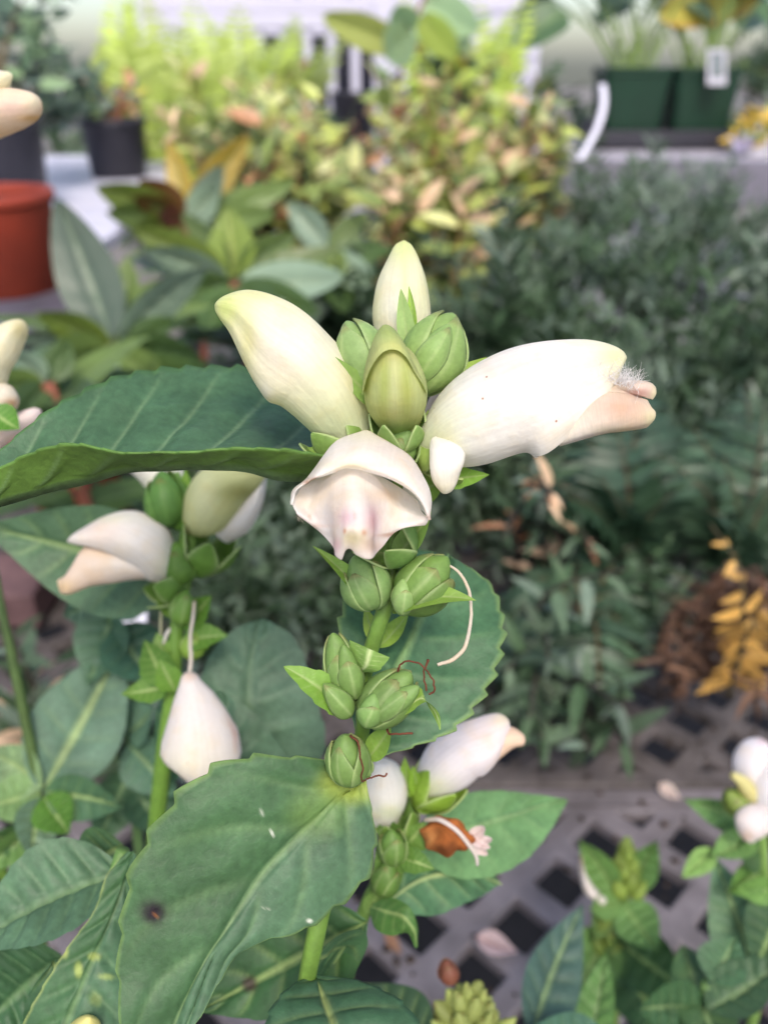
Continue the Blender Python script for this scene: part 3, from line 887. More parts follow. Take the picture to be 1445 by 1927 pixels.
# --- green buds and bracts between the flowers
bud(A_, 'bud', (716, 742, 12.1), (652, 604, 11.9), 92, srgb(142, 174, 116), 3, .9, blunt=.85, seplen=(.9, 1.0))
bud(A_, 'bud', (782, 745, 12.3), (852, 588, 12.1), 108, srgb(138, 170, 104), 3, -.6, blunt=.9, seplen=(.92, 1.0))
bud(A_, 'bud', (780, 722, 12.0), (846, 610, 11.8), 62, srgb(144, 178, 112), 1, .0, blunt=.9)
bud(A_, 'bud', (772, 700, 12.4), (812, 606, 12.35), 62, srgb(144, 178, 112), 2, .5)
qleaf('bract', A_, (768, 650, 12.2), (754, 543, 12.1), 34, srgb(150, 180, 118), M['sepal'], fold=.35, sag=.04, shape=(.55, .8))
qleaf('bract', A_, (775, 650, 12.35), (769, 538, 12.4), 22, srgb(150, 188, 84), M['sepal'], roll=.5, fold=.3, shape=(.6, .8))
qleaf('bract', A_, (712, 762, 11.95), (600, 656, 11.6), 42, srgb(136, 172, 96), M['sepal'], roll=-.2, fold=.4, sag=-.06, shape=(.5, .85))
qleaf('bract', A_, (820, 722, 12.2), (916, 672, 12.1), 34, srgb(156, 188, 90), M['sepal'], roll=.3, fold=.35, shape=(.5, .85))
qleaf('bract', A_, (655, 868, 12.1), (578, 842, 11.9), 34, srgb(130, 165, 82), M['sepal'], teeth=.2, nteeth=4, fold=.3)
qleaf('bract', A_, (708, 830, 12.2), (640, 800, 11.85), 30, srgb(150, 180, 110), M['sepal'], fold=.3)
bud(A_, 'bud', (744, 872, 12.3), (768, 812, 11.9), 70, srgb(128, 164, 100), 3, .1, blunt=.9)
qleaf('bract', A_, (770, 905, 12.3), (806, 770, 12.1), 46, srgb(150, 180, 95), M['sepal'], roll=.4, fold=.3)
qleaf('bract', A_, (780, 925, 12.4), (838, 905, 12.3), 60, srgb(120, 160, 72), M['sepal'], roll=.2)

# --- seed capsules on the stem below the flowers
CAP = srgb(118, 152, 88)
bud(A_, 'seed_capsule', (704, 1146, 12.2), (668, 1046, 12.0), 80, srgb(128, 164, 104), 4, .2, blunt=.82)
qleaf('bract', A_, (702, 1142, 12.2), (588, 1027, 11.9), 44, srgb(120, 160, 70), M['sepal'], roll=-.5, fold=.5, sag=-.07, shape=(.5, .9))
bud(A_, 'seed_capsule', (756, 1150, 12.2), (842, 1046, 12.0), 90, srgb(110, 145, 78), 4, .1, blunt=.88)
bud(A_, 'bud', (758, 1158, 11.95), (758, 1090, 11.85), 42, srgb(140, 174, 112), 2, .1, blunt=.9)
qleaf('bract', A_, (738, 1148, 12.2), (896, 1130, 11.7), 66, srgb(124, 160, 74), M['sepal'], roll=.7, fold=.35, sag=-.14, shape=(.6, .9))
tube('style', PP([(842, 1062, 12.0), (862, 1076, 11.95), (880, 1106, 11.9), (886, 1148, 11.9), (882, 1190, 11.9), (872, 1222, 11.9), (850, 1242, 11.9), (823, 1251, 11.9)]), [.016, .022, .024, .023, .026, .029, .03, .024], M['petal'], A_, 10, srgb(226, 214, 198), 60, kink=.0015)
qleaf('bract', A_, (712, 1215, 12.9), (686, 1140, 12.9), 34, srgb(150, 182, 84), M['sepal'], roll=-.4)
qleaf('bract', A_, (712, 1218, 12.95), (770, 1150, 12.95), 40, srgb(136, 172, 76), M['sepal'], roll=.5)
bud(A_, 'seed_capsule', (660, 1330, 12.4), (626, 1192, 12.1), 64, CAP, 3, .3, blunt=.8)
bud(A_, 'seed_capsule', (668, 1316, 12.2), (646, 1214, 11.95), 44, CAP, 2, .0, blunt=.8)
qleaf('bract', A_, (650, 1335, 12.2), (534, 1254, 12.0), 62, srgb(116, 158, 68), M['sepal'], roll=-.3, fold=.3, sag=-.12, teeth=.16, nteeth=4, shape=(.6, .7))
bud(A_, 'bud', (660, 1346, 12.1), (608, 1286, 11.9), 46, CAP, 2, .0)
leaf3('bract', A_, [(668, 1264, 12.2), (660, 1236, 12.1), (658, 1204, 12.0)], [(676, 1266, 12.15), (690, 1250, 11.9), (697, 1222, 11.85)], [(684, 1266, 12.2), (712, 1262, 12.0), (733, 1238, 11.9)], M['sepal'], srgb(130, 168, 92), nu=30, nh=5, teeth=.08, nteeth=3, rib=BUDPALE)
bud(A_, 'seed_capsule', (686, 1358, 12.2), (774, 1266, 11.95), 80, CAP, 4, .1, blunt=.85)
bud(A_, 'seed_capsule', (700, 1352, 12.0), (788, 1292, 11.75), 50, srgb(126, 162, 98), 2, .0, blunt=.85)
bud(A_, 'bud', (690, 1366, 11.95), (704, 1306, 11.8), 44, srgb(128, 166, 100), 2, .0, blunt=.95)
leaf3('bract', A_, [(708, 1366, 12.1), (770, 1340, 11.8), (806, 1318, 11.7), (822, 1336, 11.7), (829, 1373, 11.75)], [(706, 1362, 12.1), (766, 1328, 11.9), (798, 1312, 11.8), (816, 1336, 11.75), (828, 1374, 11.75)], [(704, 1354, 12.1), (760, 1316, 12.0), (792, 1294, 11.95), (806, 1330, 11.85), (826, 1374, 11.75)], M['sepal'], srgb(128, 165, 78), nu=40, nh=5, teeth=.1, nteeth=5, rib=BUDPALE)
BROWN = srgb(98, 58, 44)
tube('style', PP([(748, 1264, 11.9), (752, 1252, 11.85), (768, 1244, 11.8), (786, 1247, 11.75), (806, 1266, 11.7), (816, 1288, 11.7), (816, 1302, 11.72), (806, 1306, 11.75)]), [0.0180, 0.0130, 0.0130, 0.0130, 0.0130, 0.0130, 0.0144, 0.0144], M['dry'], A_, 8, BROWN, 50, kink=.006)
tube('style', PP([(805, 1241, 11.8), (800, 1256, 11.78), (798, 1276, 11.76), (802, 1300, 11.76)]), [0.0216, 0.0130, 0.0130, 0.0144], M['dry'], A_, 8, BROWN, 24, kink=.006)
tube('style', PP([(728, 1372, 12.1), (732, 1379, 12.0), (746, 1381, 11.9), (776, 1379, 11.85)]), [0.0180, 0.0144, 0.0144, 0.0158], M['dry'], A_, 8, BROWN, 24, kink=.006)
qleaf('bract', A_, (690, 1430, 12.6), (736, 1364, 12.2), 48, srgb(128, 166, 78), M['sepal'], roll=.3)
bud(A_, 'seed_capsule', (656, 1474, 12.5), (650, 1384, 12.2), 70, CAP, 4, .5, blunt=.85)
bud(A_, 'bud', (686, 1460, 12.5), (694, 1430, 12.4), 24, CAP, 2, .0)
bud(A_, 'bud', (628, 1450, 12.5), (619, 1404, 12.4), 22, CAP, 2, .0)
tube('style', PP([(660, 1384, 12.2), (672, 1396, 12.1), (679, 1424, 12.05), (682, 1452, 12.05), (681, 1470, 12.1), (692, 1465, 12.05), (710, 1460, 12.0), (724, 1460, 11.95), (726, 1455, 11.95)]), [0.0180, 0.0144, 0.0130, 0.0130, 0.0130, 0.0115, 0.0115, 0.0130, 0.0144], M['dry'], A_, 8, BROWN, 50, kink=.006)

# --- its big serrated leaves
leaf3('leaf', A_,
    [(770, 858, 12.8), (690, 800, 13.6), (600, 735, 14.4), (520, 705, 14.6), (430, 691, 14.3), (340, 692, 13.9), (250, 703, 13.4), (160, 733, 12.9), (70, 788, 12.4), (0, 846, 12.1), (-70, 900, 12.0), (-130, 960, 11.9)],
    [(750, 890, 12.7), (680, 888, 12.4), (600, 890, 12.2), (540, 888, 12.0), (470, 877, 11.9), (390, 869, 11.8), (300, 872, 11.8), (200, 885, 11.8), (110, 908, 11.8), (20, 932, 11.8), (-50, 950, 11.8), (-130, 965, 11.9)],
    [(730, 880, 12.5), (660, 866, 11.8), (600, 856, 11.4), (540, 846, 11.2), (470, 842, 11.05), (390, 846, 11.0), (300, 851, 11.0), (215, 848, 11.0), (155, 831, 11.1), (60, 853, 11.25), (-40, 905, 11.5), (-130, 962, 11.9)],
    tint=srgb(74, 110, 82), tint2=UNDER, teeth=.055, nteeth=22, nveins=9, quilt=.10, cup=.25, nh=18, rib=srgb(140, 170, 132), edge=srgb(92, 134, 70), nu=340, ribw=.02, veinc=.45, veinw=.045, slant=-1.1, solid=.03)
leaf3('leaf', A_,
    [(688, 1425, 13.0), (655, 1330, 13.2), (638, 1230, 13.5), (644, 1150, 13.8), (680, 1085, 14.2), (735, 1046, 14.5), (790, 1034, 14.7), (842, 1046, 14.8)],
    [(690, 1425, 12.95), (716, 1340, 13.0), (745, 1265, 13.2), (772, 1208, 13.4), (796, 1150, 13.8), (815, 1108, 14.2), (830, 1075, 14.5), (842, 1046, 14.8)],
    [(694, 1428, 12.9), (770, 1408, 12.9), (850, 1375, 13.0), (908, 1310, 13.2), (940, 1236, 13.5), (946, 1170, 13.9), (922, 1100, 14.4), (846, 1046, 14.8)],
    tint=srgb(74, 114, 84), teeth=.075, nteeth=14, nveins=6, quilt=.09, cup=-.15, nh=14, rib=srgb(130, 168, 116), edge=srgb(150, 180, 110), nu=200, ribw=.025, veinc=.22, solid=.03)
leaf3('leaf', A_,
    [(650, 1440, 12.9), (600, 1428, 12.6), (540, 1424, 12.4), (470, 1424, 12.2), (410, 1440, 12.05), (350, 1482, 11.9), (300, 1545, 11.8), (256, 1620, 11.7), (234, 1710, 11.6), (223, 1810, 11.5), (226, 1890, 11.4), (240, 1980, 11.3), (275, 2060, 11.2)],
    [(668, 1476, 12.9), (630, 1508, 12.6), (590, 1550, 12.45), (545, 1595, 12.3), (500, 1642, 12.2), (460, 1700, 12.05), (425, 1755, 11.9), (392, 1802, 11.8), (366, 1850, 11.7), (340, 1905, 11.6), (318, 1960, 11.5), (298, 2010, 11.35), (275, 2060, 11.2)],
    [(690, 1468, 12.9), (699, 1520, 12.8), (706, 1585, 12.7), (694, 1640, 12.6), (660, 1686, 12.5), (610, 1724, 12.4), (560, 1752, 12.25), (500, 1768, 12.1), (448, 1796, 11.95), (412, 1850, 11.8), (378, 1912, 11.6), (330, 1985, 11.4), (275, 2060, 11.2)],
    tint=srgb(70, 106, 72), tint2=srgb(80, 114, 88), teeth=.075, nteeth=11, nveins=5, quilt=.065, cup=-.12, nh=18, slant=1.9, rib=srgb(118, 150, 108), edge=srgb(140, 172, 105), nu=260, ribw=.02, veinc=.4, solid=.03,
    patches=[(srgb(158, 178, 84), 660, 1476, 60, 38, .95), (srgb(130, 164, 86), 600, 1530, 60, 50, .4), (srgb(62, 70, 60), 288, 1714, 30, 28, .7), (srgb(30, 18, 34), 290, 1716, 20, 19, 1.0), (srgb(150, 94, 50), 291, 1720, 4, 4, .9), (srgb(225, 230, 225), 487, 1527, 7, 2.5, .9), (srgb(225, 230, 225), 513, 1568, 4, 3, .9), (srgb(215, 215, 205), 501, 1709, 5, 2, .9), (srgb(220, 225, 220), 580, 1730, 5, 4, .9)])
leaf3('leaf', A_,
    [(590, 1838, 13.3), (555, 1850, 13.0), (520, 1885, 12.6), (495, 1945, 12.2), (500, 2020, 11.9), (590, 2120, 11.6)],
    [(594, 1838, 13.3), (604, 1862, 13.0), (618, 1900, 12.6), (632, 1945, 12.2), (640, 2010, 11.9), (640, 2120, 11.6)],
    [(600, 1838, 13.3), (650, 1842, 13.1), (712, 1862, 12.8), (775, 1905, 12.4), (800, 1980, 12.0), (690, 2120, 11.6)],
    tint=srgb(64, 100, 74), teeth=.05, nteeth=9, nveins=6, quilt=.07, nh=12, rib=srgb(176, 196, 130), ribw=.05, veinc=.2, nu=150, cup=-.1, solid=.03)
leaf3('leaf', A_,
    [(585, 1800, 13.6), (640, 1760, 13.9), (680, 1750, 14.3), (692, 1775, 14.6), (660, 1830, 14.8), (600, 1860, 14.9)],
    [(575, 1806, 13.6), (600, 1800, 13.9), (620, 1790, 14.3), (635, 1782, 14.6), (645, 1775, 14.8), (600, 1862, 14.9)],
    [(565, 1812, 13.6), (580, 1830, 13.9), (590, 1840, 14.3), (595, 1850, 14.6), (598, 1858, 14.8), (600, 1864, 14.9)],
    tint=srgb(70, 108, 76), nveins=4, quilt=.04, nh=8, rib=RIB, nu=60)
qleaf('leaf', A_, (690, 1735, 15.0), (370, 1905, 15.0), 190, srgb(62, 100, 62), sag=.05, nveins=6, quilt=.06, teeth=.05, nteeth=8, nu=90, nh=8, ribw=.05, patches=[(srgb(56, 36, 36), 470, 1852, 16, 16, .95)], rib=srgb(150, 175, 110))
qleaf('leaf', A_, (640, 1500, 13.4), (520, 1700, 14.5), 90, srgb(66, 104, 66))

# ================================================================== second turtlehead, left and a little behind
def standing(name, label, px, py, d, group=None, cat='flowering plant', r=.045, potlabel=None):
    """a plant rooted in its own pot on the bench, straight below the point given"""
    q = P(px, py, d)
    if potlabel:
        pot('nursery_pot', potlabel, q[0], q[1], BENCH, r * .8, r, .09, M['black_plastic'])
    return thing(name, label, cat, (q[0], q[1], BENCH + (.08 if potlabel else 0)), group)

G_DK = srgb(58, 92, 62); G_BL = srgb(88, 122, 110); G_LT = srgb(104, 142, 92)
BW = srgb(238, 233, 226, .95)
B_ = standing('turtlehead_plant', 'white turtlehead on the left with one fallen flower dangling by its thread', 290, 1800, 19.5)
tube('stem', np.vstack([PP([(330, 890, 19), (350, 960, 19), (360, 1020, 19), (350, 1090, 19), (335, 1160, 19), (330, 1230, 19), (322, 1320, 19.2), (308, 1430, 19.4), (294, 1560, 19.8)]), [ORIGIN[B_.name]]]), [.1, .15, .2, .2, .2, .16, .16, .16, .17, .18], M['stem'], B_, 12, srgb(100, 140, 56), 70)
b1 = ringbody('flower', B_, [(336, 1075, 19), (332, 1035, 18.9), (312, 992, 18.8), (278, 970, 18.7), (238, 964, 18.7), (195, 974, 18.7), (158, 996, 18.7), (140, 1010, 18.75), (136, 1014, 18.8)],
    [(326, 1094, 19), (300, 1092, 18.9), (276, 1086, 18.8), (252, 1066, 18.7), (226, 1044, 18.7), (194, 1030, 18.7), (162, 1022, 18.7), (144, 1018, 18.75), (137, 1017, 18.8)], [.2, .5, .66, .7, .68, .58, .4, .2, .03], M['petal'],
    spots(BW, [(srgb(230, 208, 196), 190, 1000, 40, 25, .6), (srgb(232, 230, 200), 200, 976, 60, 10, .6), (srgb(214, 222, 176), 325, 1070, 30, 40, .6)]), gap=[0, 0, 0, 10, 30, 45, 50, 40, 20], nu=40, nv=40, solid=.06)
ringbody('lower_lip', b1, [(290, 1035, 18.8), (230, 1026, 18.75), (190, 1020, 18.7), (158, 1030, 18.7), (138, 1062, 18.7), (124, 1084, 18.7), (110, 1092, 18.7)],
    [(300, 1090, 18.8), (250, 1092, 18.75), (205, 1098, 18.7), (172, 1104, 18.7), (150, 1112, 18.7), (130, 1118, 18.7), (116, 1116, 18.7)], [.5, .5, .42, .34, .28, .2, .04], M['petal_specked'], spots(srgb(234, 214, 196), [(WHITE, 250, 1060, 60, 40, .75), (srgb(226, 196, 150), 120, 1105, 22, 16, .8), (srgb(222, 190, 150), 200, 1040, 40, 10, .6)]), keel=0, nu=30, nv=30)
calyx(b1, (350, 1110, 19.1), (280, 1088, 18.7), 92, 5, srgb(100, 142, 66), a0=.2, flare=1.1)
b2 = ringbody('flower', B_, [(345, 990, 19), (346, 950, 18.8), (362, 905, 18.7), (396, 874, 18.7), (440, 864, 18.7), (476, 870, 18.7), (498, 890, 18.8)],
    [(392, 1004, 19), (420, 996, 18.8), (446, 968, 18.7), (464, 942, 18.7), (482, 924, 18.7), (494, 908, 18.7), (500, 894, 18.8)], [.25, .5, .62, .6, .48, .3, .04], M['petal'],
    spots(srgb(198, 202, 146), [(srgb(226, 228, 186), 385, 930, 26, 50, .7), (srgb(140, 142, 84), 450, 925, 50, 20, .85), (srgb(150, 152, 90), 480, 880, 26, 16, .6)]), nu=36, nv=36)
ringbody('lower_lip', b2, [(400, 985, 19.1), (440, 960, 19.0), (476, 920, 19.0), (496, 880, 19.0), (492, 866, 19.0)], [(430, 1022, 19.1), (466, 1000, 19.0), (490, 960, 19.0), (500, 915, 19.0), (498, 880, 19.0)], [.3, .45, .4, .25, .05], M['petal'], BW, keel=0, nu=26, nv=26)
calyx(b2, (372, 1082, 19.1), (410, 985, 18.8), 100, 5, srgb(98, 140, 60), a0=.0, flare=1.15)
ringbody('flower', B_, [(330, 985, 19.6), (300, 950, 19.8), (262, 905, 20), (225, 876, 20.2), (200, 872, 20.3)], [(345, 930, 19.6), (345, 895, 19.8), (335, 868, 20), (300, 852, 20.2), (260, 856, 20.3)], [.25, .5, .55, .45, .1], M['petal'], spots(BW, [(srgb(222, 228, 190), 290, 930, 50, 40, .6)]), nu=30, nv=30)
bud(B_, 'bud', (322, 992, 18.9), (304, 884, 18.7), 74, srgb(82, 124, 62), 3, .2, pale=srgb(120, 160, 90))
bud(B_, 'bud', (340, 1000, 19), (345, 905, 18.9), 44, srgb(92, 136, 58), 2, .4, pale=srgb(130, 165, 90))
qleaf('bract', B_, (345, 960, 18.9), (350, 880, 18.8), 30, srgb(104, 148, 52), M['sepal'], roll=.3)
bud(B_, 'seed_capsule', (345, 1100, 18.8), (330, 1020, 18.6), 60, srgb(96, 138, 60), 3, .2, pale=srgb(130, 165, 90))
for (b_, t_, w_, c_) in (((335, 1165, 18.8), (300, 1085, 18.7), 46, (110, 150, 66)), ((340, 1180, 18.7), (398, 1120, 18.6), 56, (90, 134, 52)), ((345, 1205, 18.7), (430, 1196, 18.6), 54, (96, 140, 56)), ((350, 1230, 18.8), (412, 1180, 18.6), 44, (112, 152, 60)), ((320, 1290, 18.8), (228, 1306, 18.6), 52, (92, 134, 56)), ((312, 1290, 18.8), (272, 1204, 18.6), 64, (88, 130, 60)), ((330, 1300, 18.7), (300, 1240, 18.6), 50, (100, 144, 58)), ((318, 1250, 19), (296, 1190, 19), 46, (120, 160, 80))):
    qleaf('bract', B_, b_, t_, w_, srgb(*c_), M['sepal'], roll=RNG.uniform(-.4, .4), fold=.35, sag=RNG.uniform(-.12, .12), teeth=.12, nteeth=4)
bud(B_, 'seed_capsule', (338, 1175, 18.6), (352, 1112, 18.5), 46, srgb(104, 146, 66), 3, .0)
bud(B_, 'seed_capsule', (355, 1240, 18.8), (372, 1186, 18.7), 44, srgb(136, 172, 76), 2, .0)
tube('style', PP([(366, 1132, 18.4), (363, 1165, 18.3), (358, 1205, 18.2), (360, 1240, 18.15), (357, 1268, 18.1)]), [.03, .04, .04, .045, .05], M['petal'], B_, 8, srgb(222, 212, 200), 30, kink=.002)
tube('style', PP([(306, 1115, 19), (303, 1165, 19), (303, 1212, 19)]), [.035, .03, .03], M['petal'], B_, 8, srgb(205, 205, 170), 14)
tube('style', PP([(328, 1178, 19), (316, 1190, 18.9), (308, 1212, 18.9)]), [.05, .05, .03], M['petal'], B_, 8, BW, 14)
fall = [(357, 1266, 17), (357, 1272, 30), (358, 1284, 40), (364, 1310, 74), (371, 1345, 108), (377, 1385, 142), (379, 1415, 150), (376, 1440, 138), (368, 1458, 96), (358, 1470, 30)]
tube('fallen_flower', PP([(x, y, 17.8) for x, y, _ in fall]), [px2cm(w_ / 2, 17.8) for *_, w_ in fall], M['petal_specked'], B_, 40, spots(srgb(242, 234, 230, .95), [(srgb(220, 190, 170), 357, 1272, 16, 8, .8), (srgb(200, 140, 110), 444, 1385, 6, 12, .7), (CREAM, 350, 1440, 70, 40, .5), (srgb(205, 165, 140), 320, 1390, 4, 4, .7)]), None)
qleaf('leaf', B_, (345, 1100, 20), (-40, 990, 20.5), 205, srgb(82, 114, 88), roll=.2, fold=.35, sag=.10, nveins=7, quilt=.08, nu=100, nh=8, rib=srgb(135, 165, 110), ribw=.06)
leaf3('leaf', B_, [(300, 1480, 20.6), (292, 1400, 20.4), (296, 1330, 20.3), (330, 1280, 20.3)], [(305, 1480, 20.5), (318, 1420, 20.2), (330, 1350, 20.1), (340, 1285, 20.2)], [(320, 1490, 20.5), (350, 1430, 20.2), (356, 1350, 20.1), (345, 1285, 20.2)], tint=srgb(66, 106, 76), nu=60, nh=6, rib=RIB)
leaf3('leaf', B_,
    [(500, 1480, 20.5), (420, 1440, 20.2), (384, 1360, 20), (376, 1290, 20), (400, 1225, 20.2), (440, 1185, 20.4), (492, 1164, 20.6)],
    [(500, 1480, 20.4), (486, 1430, 20.1), (474, 1370, 19.9), (468, 1310, 19.9), (470, 1260, 20.1), (478, 1215, 20.3), (492, 1164, 20.6)],
    [(530, 1480, 20.4), (590, 1450, 20.1), (612, 1400, 20), (600, 1330, 20), (580, 1260, 20.2), (548, 1195, 20.4), (496, 1164, 20.6)],
    tint=srgb(96, 128, 108), teeth=.03, nteeth=9, nveins=6, quilt=.09, nh=10, rib=srgb(110, 142, 116), nu=110, ribw=.04, veinc=.35)
leaf3('leaf', B_,
    [(400, 1500, 19.4), (392, 1430, 19.2), (386, 1370, 19.2), (390, 1320, 19.3), (410, 1300, 19.4)],
    [(440, 1510, 19.4), (440, 1440, 19.1), (436, 1390, 19.1), (426, 1340, 19.2), (412, 1300, 19.4)],
    [(540, 1500, 19.4), (545, 1440, 19.2), (510, 1380, 19.2), (465, 1330, 19.3), (416, 1300, 19.4)],
    tint=srgb(82, 114, 94), nveins=5, quilt=.08, nh=8, rib=srgb(100, 134, 108), nu=70, veinc=.3)

# ================================================================== third turtlehead, right of the stem, lower
C_ = standing('turtlehead_plant', 'low white turtlehead with a shrivelled brown flower, right of the big leaf', 655, 1830, 17.5)
tube('stem', np.vstack([PP([(790, 1470, 17), (772, 1530, 17), (756, 1575, 17), (735, 1620, 17), (705, 1670, 17), (680, 1730, 17.2), (664, 1790, 17.4)]), [ORIGIN[C_.name]]]), [.12, .15, .17, .16, .16, .16, .17, .18], M['stem'], C_, 12, srgb(96, 132, 62), 60)
c1 = ringbody('flower', C_, [(782, 1478, 16.8), (786, 1440, 16.7), (806, 1402, 16.6), (850, 1371, 16.5), (900, 1350, 16.4), (936, 1342, 16.4), (955, 1352, 16.4), (959, 1364, 16.4)],
    [(826, 1498, 16.8), (850, 1487, 16.7), (880, 1474, 16.6), (904, 1455, 16.5), (912, 1456, 16.4), (938, 1424, 16.4), (955, 1388, 16.4), (959, 1370, 16.4)], [.28, .5, .6, .62, .56, .42, .2, .03], M['petal'],
    spots(srgb(244, 237, 240, .95), [(srgb(216, 226, 170), 800, 1485, 50, 30, .8), (srgb(238, 220, 214), 920, 1385, 40, 36, .7), (srgb(240, 226, 190), 948, 1350, 24, 16, .8)]), nu=40, nv=40)
ringbody('lower_lip', c1, [(920, 1380, 16.4), (950, 1368, 16.35), (970, 1372, 16.3), (984, 1382, 16.3), (987, 1390, 16.3)], [(925, 1440, 16.4), (948, 1420, 16.35), (968, 1405, 16.3), (982, 1402, 16.3), (987, 1395, 16.3)], [.35, .32, .26, .15, .03], M['petal'], srgb(240, 212, 186), keel=0, nu=24, nv=24)
calyx(c1, (785, 1520, 16.9), (840, 1455, 16.6), 90, 5, srgb(132, 170, 62), a0=.5, flare=1.15)
c2 = ringbody('flower', C_, [(752, 1540, 16.8), (766, 1500, 16.6), (765, 1470, 16.5), (750, 1444, 16.4), (732, 1430, 16.4), (720, 1428, 16.4)], [(690, 1535, 16.8), (684, 1505, 16.6), (682, 1475, 16.5), (694, 1446, 16.4), (706, 1432, 16.4), (716, 1428, 16.4)], [.3, .45, .46, .36, .2, .03], M['petal'], spots(srgb(244, 240, 232, .95), [(srgb(220, 228, 180), 735, 1530, 40, 16, .7)]), keel=.1, nu=34, nv=30)
calyx(c2, (752, 1575, 16.9), (740, 1515, 16.6), 84, 5, srgb(112, 148, 66), a0=.5, flare=1.05)
for (b_, t_, w_, c_) in (((770, 1500, 16.6), (762, 1424, 16.4), 34, (130, 172, 56)), ((790, 1500, 16.5), (776, 1440, 16.3), 30, (124, 165, 54)), ((800, 1510, 16.5), (828, 1472, 16.3), 30, (136, 172, 66)), ((790, 1530, 16.6), (810, 1480, 16.4), 40, (128, 166, 62)), ((750, 1600, 16.6), (716, 1530, 16.4), 52, (92, 130, 62)), ((765, 1590, 16.5), (800, 1545, 16.4), 56, (100, 138, 66)), ((750, 1610, 16.4), (818, 1636, 16.2), 46, (84, 124, 56)), ((730, 1650, 16.6), (708, 1590, 16.5), 44, (96, 134, 70)), ((740, 1640, 16.4), (770, 1580, 16.2), 56, (88, 126, 58)), ((705, 1690, 16.8), (760, 1640, 16.4), 40, (104, 140, 74)), ((690, 1720, 16.9), (720, 1670, 16.6), 36, (110, 146, 80))):
    qleaf('bract', C_, b_, t_, w_, srgb(*c_), M['sepal'], roll=RNG.uniform(-.4, .4), fold=.35, sag=RNG.uniform(-.12, .12), teeth=.1, nteeth=4)
bud(C_, 'seed_capsule', (742, 1625, 16.4), (736, 1560, 16.2), 50, srgb(104, 142, 72), 3, .0)
bud(C_, 'seed_capsule', (715, 1680, 16.5), (735, 1620, 16.3), 46, srgb(98, 136, 66), 3, .4)
leaf3('bract', C_, [(700, 1700, 16.6), (740, 1690, 16.3), (770, 1706, 16.1), (782, 1740, 16.1), (786, 1782, 16.1)], [(698, 1706, 16.6), (730, 1716, 16.2), (760, 1725, 16.0), (776, 1745, 16.0), (785, 1782, 16.1)], [(694, 1712, 16.6), (710, 1752, 16.2), (738, 1762, 16.1), (766, 1752, 16.1), (781, 1784, 16.1)], tint=srgb(76, 118, 60), nu=40, nh=6, rib=RIB)
dr_ = ringbody('dried_flower', C_, [(796, 1548, 16.3), (815, 1540, 16.2), (845, 1538, 16.1), (868, 1548, 16.1), (886, 1566, 16.1), (900, 1580, 16.1)], [(800, 1585, 16.3), (815, 1598, 16.2), (838, 1608, 16.1), (862, 1600, 16.1), (884, 1594, 16.1), (900, 1590, 16.1)], [.15, .25, .32, .26, .18, .06], M['dry'], spots(srgb(152, 88, 44), [(srgb(84, 48, 28), 838, 1596, 30, 12, .8), (srgb(196, 140, 84), 806, 1578, 14, 16, .7), (srgb(176, 106, 56), 850, 1555, 16, 12, .6)]), keel=.2, nu=40, nv=40)
for v_ in dr_.data.vertices:
    q_ = np.array(v_.co) * 900
    v_.co += Vector((math.sin(q_[1] * 2.1 + q_[2]), math.sin(q_[0] * 1.7), math.sin(q_[0] * 1.3 + q_[1] * 2.3))) * .00035
for (b_, t_, w_) in (((890, 1575, 16.1), (912, 1556, 16.0), 26), ((892, 1585, 16.1), (926, 1580, 16.0), 24), ((892, 1592, 16.1), (918, 1608, 16.0), 22), ((886, 1580, 16.0), (922, 1596, 15.95), 18)):
    qleaf('petal_shred', dr_, b_, t_, w_, srgb(230, 212, 210), M['petal'], roll=RNG.uniform(-.6, .6), fold=.6, sag=.15, rib=srgb(200, 170, 165), shape=(.5, .5))
tube('style', PP([(800, 1543, 16.2), (830, 1544, 15.9), (858, 1562, 15.8), (882, 1590, 15.8), (896, 1612, 15.85), (898, 1628, 15.9)]), [.04, .045, .045, .045, .045, .03], M['petal'], C_, 8, srgb(226, 216, 210), 40)
leaf3('leaf', C_,
    [(770, 1580, 17.4), (810, 1528, 18), (860, 1497, 18.6), (930, 1488, 19.2), (1000, 1494, 19.8), (1066, 1504, 20.4)],
    [(770, 1590, 17.4), (840, 1572, 18), (900, 1552, 18.6), (960, 1534, 19.2), (1010, 1518, 19.8), (1066, 1506, 20.4)],
    [(770, 1600, 17.4), (850, 1650, 17.8), (920, 1650, 18.3), (982, 1622, 18.8), (1034, 1566, 19.6), (1066, 1508, 20.4)],
    tint=srgb(104, 146, 98), teeth=.03, nteeth=9, nveins=6, quilt=.07, nh=10, rib=srgb(134, 168, 118), nu=110, ribw=.03, veinc=.25)
leaf3('leaf', C_,
    [(712, 1712, 17.2), (740, 1640, 17.6), (800, 1605, 18), (860, 1600, 18.4), (910, 1626, 18.8), (938, 1660, 19.2)],
    [(714, 1716, 17.1), (750, 1682, 17.3), (790, 1656, 17.7), (840, 1644, 18.1), (890, 1646, 18.6), (938, 1662, 19.2)],
    [(716, 1722, 17.1), (772, 1722, 17.2), (820, 1722, 17.5), (870, 1702, 17.9), (910, 1684, 18.4), (938, 1664, 19.2)],
    tint=srgb(84, 126, 92), teeth=.03, nteeth=9, nveins=6, quilt=.07, nh=10, rib=srgb(190, 212, 150), nu=100, ribw=.06, veinc=.2)

